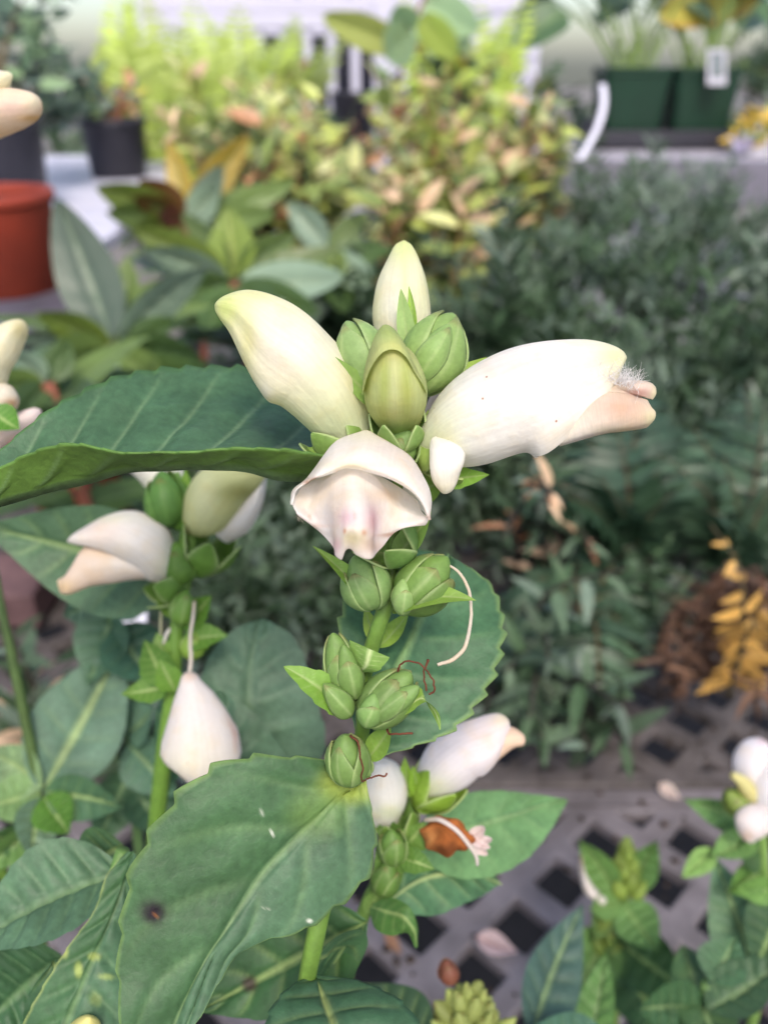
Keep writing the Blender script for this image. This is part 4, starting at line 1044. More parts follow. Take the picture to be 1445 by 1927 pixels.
# ================================================================== flower stems cut by the left edge
D_ = standing('turtlehead_plant', 'cream turtlehead flowers at the left edge above the long leaf', -120, 900, 19)
tube('stem', np.vstack([PP([(-60, 560, 18), (-70, 700, 18), (-85, 850, 18.3), (-110, 1000, 18.8)]), [ORIGIN[D_.name]]]), [.1, .15, .17, .17, .18], M['stem'], D_, 10, STEMG, 40)
ringbody('flower', D_, [(-70, 740, 17), (-50, 680, 17), (-30, 640, 17), (0, 612, 17), (30, 601, 17), (46, 604, 17), (51, 616, 17)], [(-30, 760, 17), (0, 735, 17), (14, 700, 17), (28, 680, 17), (38, 650, 17), (46, 632, 17), (51, 620, 17)], [.3, .5, .5, .42, .34, .2, .03], M['petal'], spots(srgb(240, 234, 204, .95), [(srgb(214, 200, 140), 38, 618, 18, 22, .7)]), nu=30, nv=30)
ringbody('flower', D_, [(-60, 790, 17), (-40, 745, 17), (-10, 722, 17), (18, 724, 17), (32, 742, 17), (34, 756, 17)], [(-40, 830, 17), (-10, 810, 17), (10, 790, 17), (24, 775, 17), (32, 764, 17), (34, 760, 17)], [.2, .4, .42, .3, .15, .03], M['petal'], spots(srgb(238, 230, 212, .95), [(srgb(196, 150, 104), 22, 758, 16, 10, .8)]), nu=26, nv=24)
ringbody('flower', D_, [(-50, 830, 17.5), (-10, 800, 17.5), (30, 780, 17.5), (62, 768, 17.5), (76, 770, 17.5)], [(-40, 870, 17.5), (0, 842, 17.5), (40, 815, 17.5), (70, 796, 17.5), (78, 778, 17.5)], [.2, .3, .3, .2, .05], M['petal'], srgb(240, 224, 220), keel=0, nu=24, nv=22)
qleaf('bract', D_, (-20, 770, 16.5), (38, 808, 16.4), 60, srgb(78, 128, 44), M['sepal'], roll=.3)
E_ = standing('turtlehead_plant', 'cream turtlehead flower poking in at the upper left corner before dark pots', -180, 700, 17.5)
tube('stem', np.vstack([PP([(-90, 240, 16), (-110, 400, 16.3), (-140, 560, 16.8)]), [ORIGIN[E_.name]]]), [.12, .15, .16, .18], M['stem'], E_, 10, STEMG, 40)
e1 = ringbody('flower', E_, [(-110, 250, 16), (-90, 190, 16), (-60, 150, 16), (-30, 136, 16), (0, 134, 16), (22, 138, 16)], [(-80, 290, 16), (-50, 270, 16), (-30, 240, 16), (-10, 210, 16), (10, 180, 16), (22, 146, 16)], [.3, .5, .5, .4, .25, .04], M['petal'], spots(srgb(240, 230, 214, .95), []), nu=30, nv=30)
ringbody('lower_lip', e1, [(-60, 200, 15.8), (-20, 180, 15.8), (20, 172, 15.8), (55, 176, 15.8), (72, 183, 15.8), (78, 192, 15.8)], [(-60, 280, 15.8), (-20, 262, 15.8), (20, 245, 15.8), (50, 232, 15.8), (70, 216, 15.8), (78, 202, 15.8)], [.4, .45, .42, .3, .2, .03], M['petal_specked'], spots(srgb(240, 220, 196), [(srgb(236, 200, 190), 20, 205, 30, 18, .6), (srgb(220, 180, 110), 60, 222, 30, 7, .8), (CREAM, 66, 190, 14, 14, .7)]), keel=0, nu=30, nv=30)
ringbody('lobe', e1, [(0, 150, 15.7), (10, 140, 15.7), (18, 136, 15.7), (24, 140, 15.7)], [(-10, 178, 15.7), (5, 172, 15.7), (16, 160, 15.7), (24, 146, 15.7)], [.2, .2, .12, .02], M['petal'], CREAM, keel=0, nu=20, nv=16)

# ================================================================== leaves low on the left
Lw = standing('turtlehead_plant', 'leafy flowerless stems with broad blotched leaves in the lower left corner', 60, 1990, 15.5)
def low_stem(pts, rad, col, plant):
    tube('stem', np.vstack([PP(pts), [ORIGIN[plant.name] + np.array([RNG.uniform(-.01, .01), RNG.uniform(-.01, .01), 0])]]), rad, M['stem'], plant, 10, col, 40)
low_stem([(232, 1600, 15.0), (200, 1700, 15.2), (150, 1800, 15.4), (110, 1900, 15.5)], .13, srgb(96, 134, 70), Lw)
leaf3('leaf', Lw,
    [(240, 1605, 14.6), (205, 1640, 14.4), (180, 1710, 14.2), (130, 1780, 14.0), (80, 1860, 13.8), (40, 1940, 13.6), (20, 2040, 13.4)],
    [(252, 1600, 14.6), (222, 1700, 14.3), (190, 1770, 14.1), (165, 1830, 13.9), (140, 1890, 13.7), (115, 1950, 13.5), (80, 2040, 13.4)],
    [(256, 1610, 14.6), (262, 1720, 14.5), (262, 1800, 14.3), (262, 1870, 14.1), (250, 1940, 13.9), (210, 2000, 13.7), (120, 2040, 13.4)],
    tint=srgb(70, 108, 74), tint2=srgb(78, 114, 88), teeth=.04, nteeth=12, nveins=7, quilt=.08, nh=12, rib=srgb(104, 140, 98), edge=srgb(175, 190, 115), nu=150, veinc=.3,
    patches=[(srgb(165, 185, 110), 190, 1650, 8, 30, .5), (srgb(170, 190, 105), 148, 1825, 8, 16, .9), (srgb(170, 190, 105), 178, 1800, 12, 8, .8), (srgb(160, 180, 110), 200, 1838, 16, 6, .7), (srgb(160, 180, 110), 180, 1880, 12, 14, .5), (srgb(175, 190, 110), 122, 1790, 7, 14, .8)])
qleaf('leaf', Lw, (236, 1640, 15.2), (-60, 1790, 14.6), 190, srgb(88, 122, 96), roll=-.5, fold=.4, sag=-.12, teeth=.04, nteeth=9, nveins=7, quilt=.1, nu=110, nh=9, rib=srgb(116, 150, 112), veinc=.3)
qleaf('leaf', Lw, (120, 1800, 15.3), (-60, 1960, 14.6), 230, srgb(62, 100, 70), roll=.2, fold=.2, sag=.1, nveins=7, quilt=.1, nu=100, nh=9, rib=srgb(100, 136, 96), veinc=.3)
qleaf('leaf', Lw, (232, 1590, 16.5), (140, 1650, 16.2), 130, srgb(72, 108, 76), roll=.2, nveins=6, quilt=.07, nu=60, nh=8)
qleaf('leaf', Lw, (100, 1810, 14.6), (190, 2010, 14.2), 170, srgb(64, 102, 74), nveins=6, quilt=.07, nu=70, nh=8)
bud(Lw, 'bud', (140, 1990, 13.8), (170, 1915, 13.3), 70, srgb(226, 220, 150), 0, 0)

H_ = standing('turtlehead_plant', 'young leggy plant with a thin bare stem along the left edge', 70, 1660, 24)
low_stem([(-14, 1040, 23), (0, 1130, 23), (22, 1230, 23.2), (45, 1340, 23.5), (68, 1460, 23.8), (74, 1560, 24), (72, 1640, 24.2)], [.1, .14, .16, .18, .2, .22, .2, .2], srgb(78, 104, 58), H_)
for b_, t_, w_, c_, k in (((80, 1490, 23.6), (232, 1206, 25), 175, (100, 132, 116), .15), ((78, 1490, 23.6), (-40, 1520, 23), 90, (120, 156, 104), -.2), ((80, 1480, 23.5), (-30, 1410, 24), 100, (130, 160, 120), .5), ((84, 1490, 23.4), (230, 1520, 22.5), 86, (74, 110, 82), -.3), ((80, 1500, 23.4), (60, 1620, 22.5), 90, (100, 130, 110), .3), ((82, 1500, 23.3), (130, 1570, 22.6), 80, (76, 120, 42), -.1), ((74, 1560, 23.6), (-40, 1650, 23), 70, (92, 130, 72), .6), ((74, 1580, 24), (-30, 1580, 23), 60, (70, 106, 66), .2), ((85, 1495, 23.4), (200, 1424, 24.5), 60, (140, 168, 116), .8)):
    qleaf('leaf', H_, b_, t_, w_, srgb(*c_), roll=k, fold=.3, sag=.08, nveins=6, quilt=.08, nu=60, nh=7, rib=srgb(158, 184, 126), veinc=.15, teeth=.02, nteeth=8, ribw=.05)
I_ = standing('turtlehead_plant', 'dark leafy stem standing between the two left turtlehead stems', 250, 1560, 27)
low_stem([(205, 1130, 25), (230, 1250, 25.5), (245, 1400, 26), (252, 1500, 26.5)], .16, srgb(84, 116, 70), I_)
for b_, t_, w_, c_, k in (((215, 1180, 25), (300, 1290, 24), 120, (60, 96, 76), .2), ((210, 1150, 25), (165, 1290, 24.5), 110, (70, 106, 84), -.4), ((210, 1130, 25), (320, 1100, 24.5), 110, (110, 145, 116), .5), ((240, 1380, 25.5), (150, 1330, 25), 90, (80, 118, 96), .3), ((240, 1400, 25.5), (330, 1500, 25), 100, (84, 122, 104), -.2), ((245, 1450, 26), (180, 1600, 25), 90, (66, 100, 72), .1), ((240, 1380, 25.5), (290, 1330, 25), 90, (92, 128, 112), .6), ((205, 1130, 25), (120, 1160, 24.8), 100, (74, 108, 92), .3), ((250, 1480, 26), (330, 1580, 25), 90, (60, 92, 66), .3)):
    qleaf('leaf', I_, b_, t_, w_, srgb(*c_), roll=k, fold=.3, sag=.08, nveins=6, quilt=.08, nu=60, nh=7, rib=srgb(128, 158, 116), veinc=.2, teeth=.02, nteeth=8)

# ================================================================== plants on the bench, lower right
def bud_head(plant, x, y, d, n, w_, h_, col, size, blunt=.7):
    for k in range(n):
        f = k / n
        a = k * 2.4
        xx = x + math.cos(a) * w_ * (1 - f * .75) + RNG.uniform(-2, 2)
        yy = y - f * h_
        dd = d - math.sin(a) * w_ * d / F * (1 - f * .7) * .8
        s = size * (1.1 - .45 * f)
        bud(plant, 'bud', (x + (xx - x) * .5, yy + s * .5, d + (dd - d) * .5), (xx + (xx - x) * RNG.uniform(.1, .45), yy - s * RNG.uniform(.5, .95), dd), s * RNG.uniform(.65, 1.05), col * RNG.uniform(.75, 1.15), 2, RNG.uniform(0, 6), pale=col * 1.25, blunt=blunt)
J_ = standing('turtlehead_plant', 'short bench plant with a green bud spike and one pale flower, lower right', 1170, 1880, 32)
low_stem([(1178, 1620, 31.6), (1172, 1720, 31.8), (1165, 1800, 32)], .2, srgb(112, 142, 70), J_)
bud_head(J_, 1178, 1680, 31.5, 16, 24, 100, srgb(132, 156, 76), 26)
ringbody('flower', J_, [(1140, 1690, 31), (1118, 1670, 31), (1100, 1640, 31), (1094, 1612, 31), (1096, 1600, 31)], [(1128, 1700, 31), (1100, 1680, 31), (1092, 1650, 31), (1092, 1620, 31), (1094, 1604, 31)], [.25, .4, .38, .25, .05], M['petal'], spots(srgb(236, 226, 220), [(srgb(214, 170, 120), 1096, 1615, 8, 14, .7)]), nu=22, nv=20)
for b_, t_, w_, c_, k in (((1162, 1690, 31.4), (1090, 1582, 30.5), 60, (100, 140, 78), .2), ((1186, 1680, 31.6), (1236, 1582, 31), 62, (104, 146, 82), -.2), ((1172, 1700, 31.4), (1238, 1790, 29.5), 86, (108, 148, 88), .1), ((1165, 1700, 31.4), (1110, 1712, 30), 52, (110, 148, 86), .2), ((1160, 1770, 31.6), (1296, 1870, 28), 110, (66, 100, 62), .0), ((1150, 1750, 31.6), (1082, 1880, 29), 100, (92, 128, 72), .2), ((1150, 1790, 31.8), (1100, 1920, 29), 56, (92, 130, 70), -.1), ((1165, 1800, 31.8), (1290, 1980, 28), 130, (64, 98, 62), .3), ((1150, 1690, 31.6), (1120, 1770, 30.5), 60, (96, 126, 72), .5)):
    qleaf('leaf', J_, b_, t_, w_, srgb(*c_), roll=k, fold=.3, sag=.1, nveins=6, quilt=.1, nu=50, nh=7, rib=srgb(140, 170, 112), veinc=.15)
bud_head(J_, 1135, 1790, 31.2, 10, 24, 70, srgb(104, 126, 60), 22)
K_ = standing('turtlehead_plant', 'turtlehead with small white buds and long leaves at the right edge', 1440, 1760, 27)
low_stem([(1424, 1480, 26.6), (1432, 1580, 26.8), (1438, 1680, 27)], .18, srgb(112, 148, 76), K_)
for D__, V__, W__, c_ in (
    ([(1412, 1500, 26), (1382, 1460, 26), (1380, 1425, 26), (1400, 1395, 26), (1425, 1388, 26), (1436, 1392, 26)], [(1432, 1500, 26), (1440, 1470, 26), (1446, 1440, 26), (1447, 1415, 26), (1444, 1400, 26), (1438, 1394, 26)], [.25, .5, .55, .45, .25, .03], srgb(240, 234, 236)),
    ([(1435, 1540, 25.8), (1418, 1510, 25.6), (1415, 1480, 25.6), (1430, 1445, 25.6), (1460, 1430, 25.6)], [(1470, 1540, 25.8), (1490, 1510, 25.6), (1495, 1480, 25.6), (1488, 1455, 25.6), (1470, 1434, 25.6)], [.25, .55, .6, .5, .05], srgb(240, 236, 240)),
    ([(1440, 1512, 25.5), (1405, 1515, 25.3), (1384, 1535, 25.2), (1386, 1560, 25.2), (1396, 1578, 25.2), (1404, 1584, 25.2)], [(1448, 1545, 25.5), (1446, 1565, 25.3), (1436, 1572, 25.2), (1424, 1578, 25.2), (1414, 1584, 25.2), (1408, 1585, 25.2)], [.2, .4, .42, .3, .2, .03], srgb(238, 228, 226))):
    ringbody('flower', K_, D__, V__, W__, M['petal'], spots(c_ * .95, [(srgb(228, 200, 180), 1402, 1575, 14, 12, .8), (srgb(226, 190, 200), 1436, 1394, 12, 10, .6)]), nu=26, nv=26)
tube('bud_stalk', PP([(1440, 1520, 25.9), (1410, 1490, 25.6), (1388, 1464, 25.4), (1376, 1458, 25.4)]), [.22, .26, .24, .1], M['petal'], K_, 12, srgb(222, 214, 150), 20)
bud(K_, 'bud', (1400, 1530, 26), (1368, 1490, 25.6), 48, srgb(124, 146, 74), 2, 0)
for b_, t_, w_, c_, k in (((1420, 1560, 26.4), (1286, 1505, 27), 62, (96, 138, 82), .5), ((1420, 1570, 26.4), (1338, 1612, 25.5), 60, (116, 158, 92), -.3), ((1345, 1600, 26), (1282, 1652, 25.5), 44, (128, 168, 96), .1), ((1440, 1880, 25.5), (1342, 1610, 27.5), 120, (92, 130, 100), .1), ((1435, 1640, 26.6), (1370, 1680, 26), 60, (88, 128, 60), .3), ((1470, 1680, 26.4), (1380, 1672, 26), 50, (104, 146, 74), .2), ((1480, 1700, 26.4), (1420, 1830, 25), 120, (60, 90, 60), .2), ((1430, 1600, 26.6), (1385, 1600, 26), 80, (58, 92, 50), .1)):
    qleaf('leaf', K_, b_, t_, w_, srgb(*c_), roll=k, fold=.3, sag=.08, nveins=7, quilt=.1, nu=60, nh=7, rib=srgb(150, 178, 120), veinc=.2, ribw=.05)
N_ = standing('turtlehead_plant', 'leafy shoots with drooping dark leaves along the bottom right', 1330, 2010, 25)
low_stem([(1330, 1850, 24.5), (1330, 1930, 24.8)], .2, srgb(96, 130, 70), N_)
for b_, t_, w_, c_, k in (((1285, 1780, 26), (1400, 2080, 21), 104, (74, 106, 70), .2), ((1330, 1900, 24), (1480, 1800, 24), 100, (66, 96, 68), .4), ((1000, 1960, 22), (1098, 1700, 25), 112, (70, 98, 92), -.35), ((1330, 1900, 24.4), (1200, 1900, 23), 100, (60, 94, 62), .2), ((1340, 1950, 24.4), (1170, 1990, 22), 120, (58, 88, 58), .1), ((1100, 1990, 23), (1140, 1790, 25), 74, (92, 132, 74), .2), ((1340, 1850, 24.4), (1385, 1760, 25), 90, (74, 110, 80), .1), ((1140, 1960, 22), (980, 1950, 21), 90, (70, 108, 92), .1)):
    qleaf('leaf', N_, b_, t_, w_, srgb(*c_), roll=k, fold=.3, sag=.08, nveins=7, quilt=.1, nu=60, nh=7, rib=srgb(140, 168, 122), veinc=.2)
O_ = standing('turtlehead_plant', 'pale green head of tight buds at the bottom edge, right of centre', 890, 2060, 20)
low_stem([(880, 1900, 19.8), (880, 1980, 20)], .22, srgb(112, 142, 70), O_)
bud_head(O_, 880, 1950, 19.6, 22, 66, 92, srgb(150, 164, 98), 36, .72)
bud(O_, 'bud', (850, 1850, 19.5), (838, 1808, 19.4), 34, srgb(124, 76, 64), 2, 0, pale=srgb(160, 120, 100))
qleaf('leaf', O_, (800, 1990, 19), (680, 1850, 20), 150, srgb(50, 78, 56), roll=.3, nveins=6, quilt=.07, nh=8, nu=60)

# fallen petals lying on the lattice
def onbench(px, py, dz=0.0):
    ray = FWD + (px - CX) / F * RIGHT - (py - CY) / F * UP
    t = (BENCH + dz - CAM[2]) / ray[2]
    return CAM + t * ray, t * 100
M['fallen'] = tissue('fallen', 0.6, .3, 500, .12, .4, .3)
for (px, py, dx, dy, w_, lab, c_) in ((935, 1778, 38, 14, 44, 'withered pinkish petal lying on the lattice near the bottom centre', (206, 180, 178)), (1260, 1490, 20, 14, 26, 'small pale petal lying on the seam of the lattice bench', (214, 196, 186)), (740, 1775, 14, 22, 22, 'tan dead petal beside the stem base low on the lattice', (170, 130, 100))):
    _, d_ = onbench(px, py, .004)
    o = qleaf('fallen_petal', None, (px - dx, py - dy, onbench(px - dx, py - dy, .006)[1]), (px + dx, py + dy, onbench(px + dx, py + dy, .005)[1]), w_, srgb(*c_), M['fallen'], fold=.5, sag=.1, rib=srgb(150, 110, 105), nveins=5, quilt=.1, roll=.3)
    tag(o, lab, 'petal', 'fallen petals')

M['crumb'] = plain('crumb', srgb(60, 46, 36), .95, .5, 200)
V, Fc = [], []
for k in range(420):
    x, y = RNG.uniform(-.05, .42), RNG.uniform(.12, .62)
    s = RNG.uniform(.0008, .0028)
    z = BENCH + (0 if y < SEAM else -.004) + s * .6
    i0 = len(V)
    for dx, dy, dz in ((1, 0, 0), (0, 1, 0), (-1, 0, 0), (0, -1, 0), (0, 0, .7), (0, 0, -.6)):
        V.append((x + s * (dx + RNG.uniform(-.4, .4)), y + s * (dy + RNG.uniform(-.4, .4)), z + s * dz))
    for f in ((0, 1, 4), (1, 2, 4), (2, 3, 4), (3, 0, 4), (1, 0, 5), (2, 1, 5), (3, 2, 5), (0, 3, 5)):
        Fc.append(tuple(i0 + q for q in f))
o = mesh('soil_crumbs', V, Fc, M['crumb'], smooth=False)
o['kind'] = 'stuff'
o['label'] = 'dark crumbs of potting soil scattered on the lattice'
o['category'] = 'soil'

# ================================================================== foliage further back
LM = {}
def leafmesh(key, aspect, droop=.12, fold=.2, mat=None, nu=9, nv=4, shape=(.75, .85), wave=0.0):
    """unit-length leaf lying along +X, shared by all its copies"""
    k = (key, mat.name)
    if k in LM:
        return LM[k]
    u = np.linspace(0, 1, nu)
    vs = np.linspace(-1, 1, 2 * nv + 1)
    pr = np.maximum(np.maximum(np.sin(np.pi * u ** shape[0]), 0) ** shape[1], .05) * aspect / 2
    V, UV = [], []
    for i in range(nu):
        for v in vs:
            V.append((u[i], v * pr[i], -droop * u[i] ** 2 * 1.2 + fold * abs(v) * pr[i] + wave * math.sin(u[i] * 14 + v * 2) * pr[i]))
            UV.append((u[i], (v + 1) / 2))
    me = bpy.data.meshes.new(key)
    me.from_pydata(V, [], gridfaces(nu, len(vs)))
    lay = me.uv_layers.new(name='UVMap')
    idx = np.empty(len(me.loops), dtype=np.int32)
    me.loops.foreach_get('vertex_index', idx)
    lay.data.foreach_set('uv', np.array(UV)[idx].ravel())
    me.polygons.foreach_set('use_smooth', np.ones(len(me.polygons), bool))
    me.materials.append(mat)
    LM[k] = me
    return me

def sprigmesh(key, mat, n=18, leaf=.26, aspect=.22, droop=.2, seed=0, whorl=2, twig=.012):
    """unit-length twig along +X with small leaves, shared by all its copies"""
    k = (key, mat.name)
    if k in LM:
        return LM[k]
    rg = random.Random(seed)
    V, Fc, UV = [], [], []
    def add(vs, fs, uv):
        i = len(V)
        V.extend(vs); UV.extend(uv)
        Fc.extend(tuple(a + i for a in f) for f in fs)
    cur = lambda t: np.array([t, .06 * math.sin(t * 3 + seed), -droop * t * t + .08 * math.sin(t * 2.5)])
    ts = np.linspace(0, 1, 7)
    G = tubegrid([cur(t) for t in ts], twig * (1.15 - ts), 5)
    add([tuple(p) for p in G.reshape(-1, 3)], gridfaces(7, 5, True), [(0.5, .5)] * 35)
    for q in range(n):
        t = .12 + .88 * (q // whorl) / max(1, (n // whorl - 1))
        t = min(t, 1)
        a = (q % whorl) * 2 * math.pi / whorl + (q // whorl) * 1.3 + rg.uniform(-.3, .3)
        o = cur(t)
        L = leaf * rg.uniform(.75, 1.2) * (1 - .35 * t)
        d = norm(np.array([.75, math.cos(a), math.sin(a) * .7 + .25]))
        z = norm(np.cross(d, np.cross(np.array([rg.uniform(-.3, .3), rg.uniform(-.3, .3), 1.0]), d)))
        y = np.cross(z, d)
        wd = L * aspect
        pts = [o, o + d * L * .35 + y * wd * .5 + z * wd * .12, o + d * L * .35, o + d * L * .35 - y * wd * .5 + z * wd * .12, o + d * L * .7 + y * wd * .42 - z * L * .02, o + d * L * .7 - z * L * .05, o + d * L * .7 - y * wd * .42 - z * L * .02, o + d * L - z * L * .12]
        fs = [(0, 2, 1), (0, 3, 2), (1, 2, 5, 4), (2, 3, 6, 5), (4, 5, 7), (5, 6, 7)]
        add([tuple(p) for p in pts], fs, [(0, .5), (.35, 1), (.35, .5), (.35, 0), (.7, 1), (.7, .5), (.7, 0), (1, .5)])
    me = bpy.data.meshes.new(key)
    me.from_pydata(V, [], Fc)
    lay = me.uv_layers.new(name='UVMap')
    idx = np.empty(len(me.loops), dtype=np.int32)
    me.loops.foreach_get('vertex_index', idx)
    lay.data.foreach_set('uv', np.array(UV, float)[idx].ravel())
    me.polygons.foreach_set('use_smooth', np.ones(len(me.polygons), bool))
    me.materials.append(mat)
    LM[k] = me
    return me

def place(name, me, parent, pos, d, up, size):
    """one leaf or twig as an object of its own; size in metres"""
    x = norm(np.asarray(d, float))
    z = np.asarray(up, float)
    y = np.cross(z, x)
    if np.linalg.norm(y) < 1e-4:
        y = np.array([0, 1.0, 0])
    y = norm(y)
    z = np.cross(x, y)
    o = bpy.data.objects.new(name, me)
    COL.objects.link(o)
    o.parent = parent
    p = np.asarray(pos, float) - origin(parent)
    s = size
    o.matrix_local = Matrix(((x[0] * s, y[0] * s, z[0] * s, p[0]), (x[1] * s, y[1] * s, z[1] * s, p[1]), (x[2] * s, y[2] * s, z[2] * s, p[2]), (0, 0, 0, 1)))
    return o

def gpoint(px, py, d, z):
    q = P(px, py, d)
    return np.array([q[0], q[1], z])

def bush(plant, base, targets, meshes, size, nleaf, f0=.3, part='leaf', stemr=.25, stemmat=None, up=.8, out=.9, jitter=.35, pairs=True, arch=.25):
    """stems from one base to the given crown points, leaves set along them"""
    for tg in targets:
        tg = np.asarray(tg, float)
        b = base + np.array([RNG.uniform(-.02, .02), RNG.uniform(-.02, .02), 0])
        m = b * .5 + tg * .5 + np.array([0, 0, arch * (tg[2] - b[2])]) - np.array([*(tg - b)[:2] * .18, 0])
        p = resample([b, m, tg], 9)
        tube('stem', p, [stemr, stemr * .8, stemr * .35], stemmat or M['twig'], plant, 6)
        T = norm(np.gradient(p, axis=0))
        for q in range(nleaf):
            t = f0 + (1 - f0) * (q + RNG.uniform(0, .5)) / nleaf
            i = min(int(t * 8), 7)
            fr = min(t * 8 - i, 1)
            pos = p[i] * (1 - fr) + p[i + 1] * fr
            tan = T[i]
            a = (q % 2) * math.pi + (q // 2) * 1.4 + RNG.uniform(-.5, .5)
            s = norm(np.cross(tan, [.2, .3, 1.0]))
            r = math.cos(a) * s + math.sin(a) * np.cross(tan, s)
            d = norm(tan * .45 + r * out + np.array([0, 0, RNG.uniform(-.25, .25)]) + NR.normal(0, jitter * .4, 3))
            u = norm(np.array([0, 0, up]) + NR.normal(0, jitter, 3) - FWD * .35)
            place(part, RNG.choice(meshes), plant, pos, d, u, RNG.uniform(*size) * .01 * (1 - .25 * (t > .9)))

def spread(n, x0, x1, y0, y1, d0, d1):
    out = []
    for _ in range(n):
        x, y, d = RNG.uniform(x0, x1), RNG.uniform(y0, y1), RNG.uniform(d0, d1)
        a = PITCH + math.atan((y - CY) / F)
        if a > .12:                      # keep the crown above the bench
            h = (CAM[2] - BENCH) * 100
            d = min(d, .86 * (h / math.tan(a) * math.cos(PITCH) + h * math.sin(PITCH)))
        out.append(P(x, y, d))
    return out

def fern(plant, base, tips, lm, npair, plen, mat, arch=.2, part='leaflet', joined=False, rach=.12, stemmat=None, w0=.06, wild=0.0):
    """arching fronds with paired leaflets"""
    for tp in tips:
        tp = np.asarray(tp, float)
        L = np.linalg.norm(tp - base)
        m = base * .5 + tp * .5 + np.array([0, 0, arch * L])
        p = resample([base, m, tp], 24)
        T = norm(np.gradient(p, axis=0))
        o = tube('frond', p, [rach, rach * .7, rach * .3], stemmat or M['twig'], plant, 5)
        side0 = norm(np.cross(T[12], [0, 0, 1.0]) + np.array([0, 0, 1e-3]))
        V, Fc, UV = [], [], []
        for k in range(npair):
            t = .16 + .84 * k / npair
            i = min(int(t * 23), 22)
            ln = plen * .01 * (math.sin(math.pi * min(1, (.18 + .82 * t)) ** .9) ** .7 + w0)
            for sg in (-1, 1):
                d = norm(side0 * sg + T[i] * .45 + NR.normal(0, .07 + wild * .5, 3) - np.array([0, 0, .12 + wild]))
                if wild:
                    ln *= RNG.uniform(.6, 1.25)
                nrm_ = norm(np.cross(T[i], side0) * (1 if np.cross(T[i], side0)[2] > 0 else -1) + NR.normal(0, .12, 3))
                if not joined:
                    place(part, lm, o, p[i], d, nrm_, ln)
                else:
                    y = norm(np.cross(nrm_, d)); j = len(V); wd = ln * .16
                    V += [p[i] - origin(plant) * 0, p[i] + d * ln * .4 + y * wd, p[i] + d * ln * .4 - y * wd, p[i] + d * ln - nrm_ * ln * .1]
                    Fc += [(j, j + 1, j + 3), (j, j + 3, j + 2)]
                    UV += [(0, .5), (.4, 1), (.4, 0), (1, .5)]
        if joined:
            q = mesh('leaflets', V, Fc, mat, o, UV, None, True)
            q['kind'] = 'stuff'

M['twig'] = plain('twig', srgb(96, 84, 58), .7, .3, 40)
M['twig_red'] = plain('twig_red', srgb(140, 82, 62), .7, .3, 40)
M['twig_dark'] = plain('twig_dark', srgb(58, 52, 44), .8, .3, 40)
M['twig_green'] = plain('twig_green', srgb(112, 136, 70), .6, .2, 40)
def bl(n, c, **k):
    c = srgb(*c)
    g_ = c.mean()
    f = .10 if n[:3] in ('var', 'fer', 'top', 'aut') else .06
    return bgleaf(n, np.clip((c * (1 - f) + g_ * f) * (1.0 if n[:3] in ('var', 'top') or n in ('fer_lime', 'fer_pale', 'fer_gold') else .92), 0, 1), **k)
# leaf colours
C_ros = [bl('ros_grey', (104, 122, 104), rib=srgb(110, 130, 104)), bl('ros_dark', (78, 104, 52), rib=srgb(110, 135, 90)), bl('ros_lime', (122, 142, 56), rib=srgb(160, 170, 90)), bl('ros_mid', (102, 124, 60), rib=srgb(130, 150, 95)), bl('ros_pale', (142, 164, 138), rib=srgb(160, 175, 145), rough=.35)]
C_aut = [bl('aut_gold', (178, 150, 40), rib=srgb(120, 130, 50)), bl('aut_brown', (122, 88, 40), rib=srgb(140, 130, 50), edge=srgb(96, 46, 30)), bl('aut_red', (120, 60, 46))]
C_var = [bl('var_green', (136, 154, 78)), bl('var_lime', (182, 192, 92)), bl('var_pale', (222, 222, 150), trans=.35), bl('var_dark', (92, 110, 56)), bl('var_peach', (220, 184, 146)), bl('var_rust', (184, 128, 86)), bl('var_bluish', (142, 158, 104))]
C_drk = [bl('drk_a', (68, 92, 62), spec=.3, rough=.5, var=.4), bl('drk_b', (92, 114, 88), spec=.3, rough=.5, var=.35), bl('drk_c', (112, 130, 112), spec=.45, rough=.4, var=.35), bl('drk_d', (50, 70, 46), spec=.3, rough=.5, var=.4), bl('drk_lav', (140, 138, 150), rough=.4), bl('drk_brown', (140, 96, 62), rough=.6)]  # drk_lav: lavender tips, also leaf highlights put into the colour
C_fer = [bl('fer_a', (54, 82, 58), rough=.4), bl('fer_b', (70, 98, 70), rough=.4), bl('fer_gold', (206, 158, 70), var=.45), bl('fer_lime', (186, 206, 84), trans=.4), bl('fer_pale', (196, 212, 128), trans=.4)]
C_hos = [bl('hos_green', (74, 104, 66), rib=srgb(120, 145, 90)), bl('hos_blue', (98, 124, 104), rib=srgb(140, 160, 120)), bl('hos_gold', (190, 176, 70), rib=srgb(160, 160, 80), edge=srgb(206, 150, 70))]
C_top = [bl('top_grey', (96, 116, 100), rough=.4), bl('top_dark', (70, 92, 74)), bl('top_lime', (170, 192, 70), trans=.4), bl('top_gold', (206, 196, 84), trans=.4), bl('top_mint', (150, 180, 130), trans=.35)]
C_yel = bl('petal_yellow', (232, 190, 60), trans=.3)
C_lav = bl('petal_lavender', (186, 176, 206), trans=.3)
C_wht = bl('petal_white', (230, 226, 236), trans=.3)
def lms(mats, key, aspect, idx, **k):
    return [leafmesh(key, aspect, mat=mats[i], **k) for i in idx]

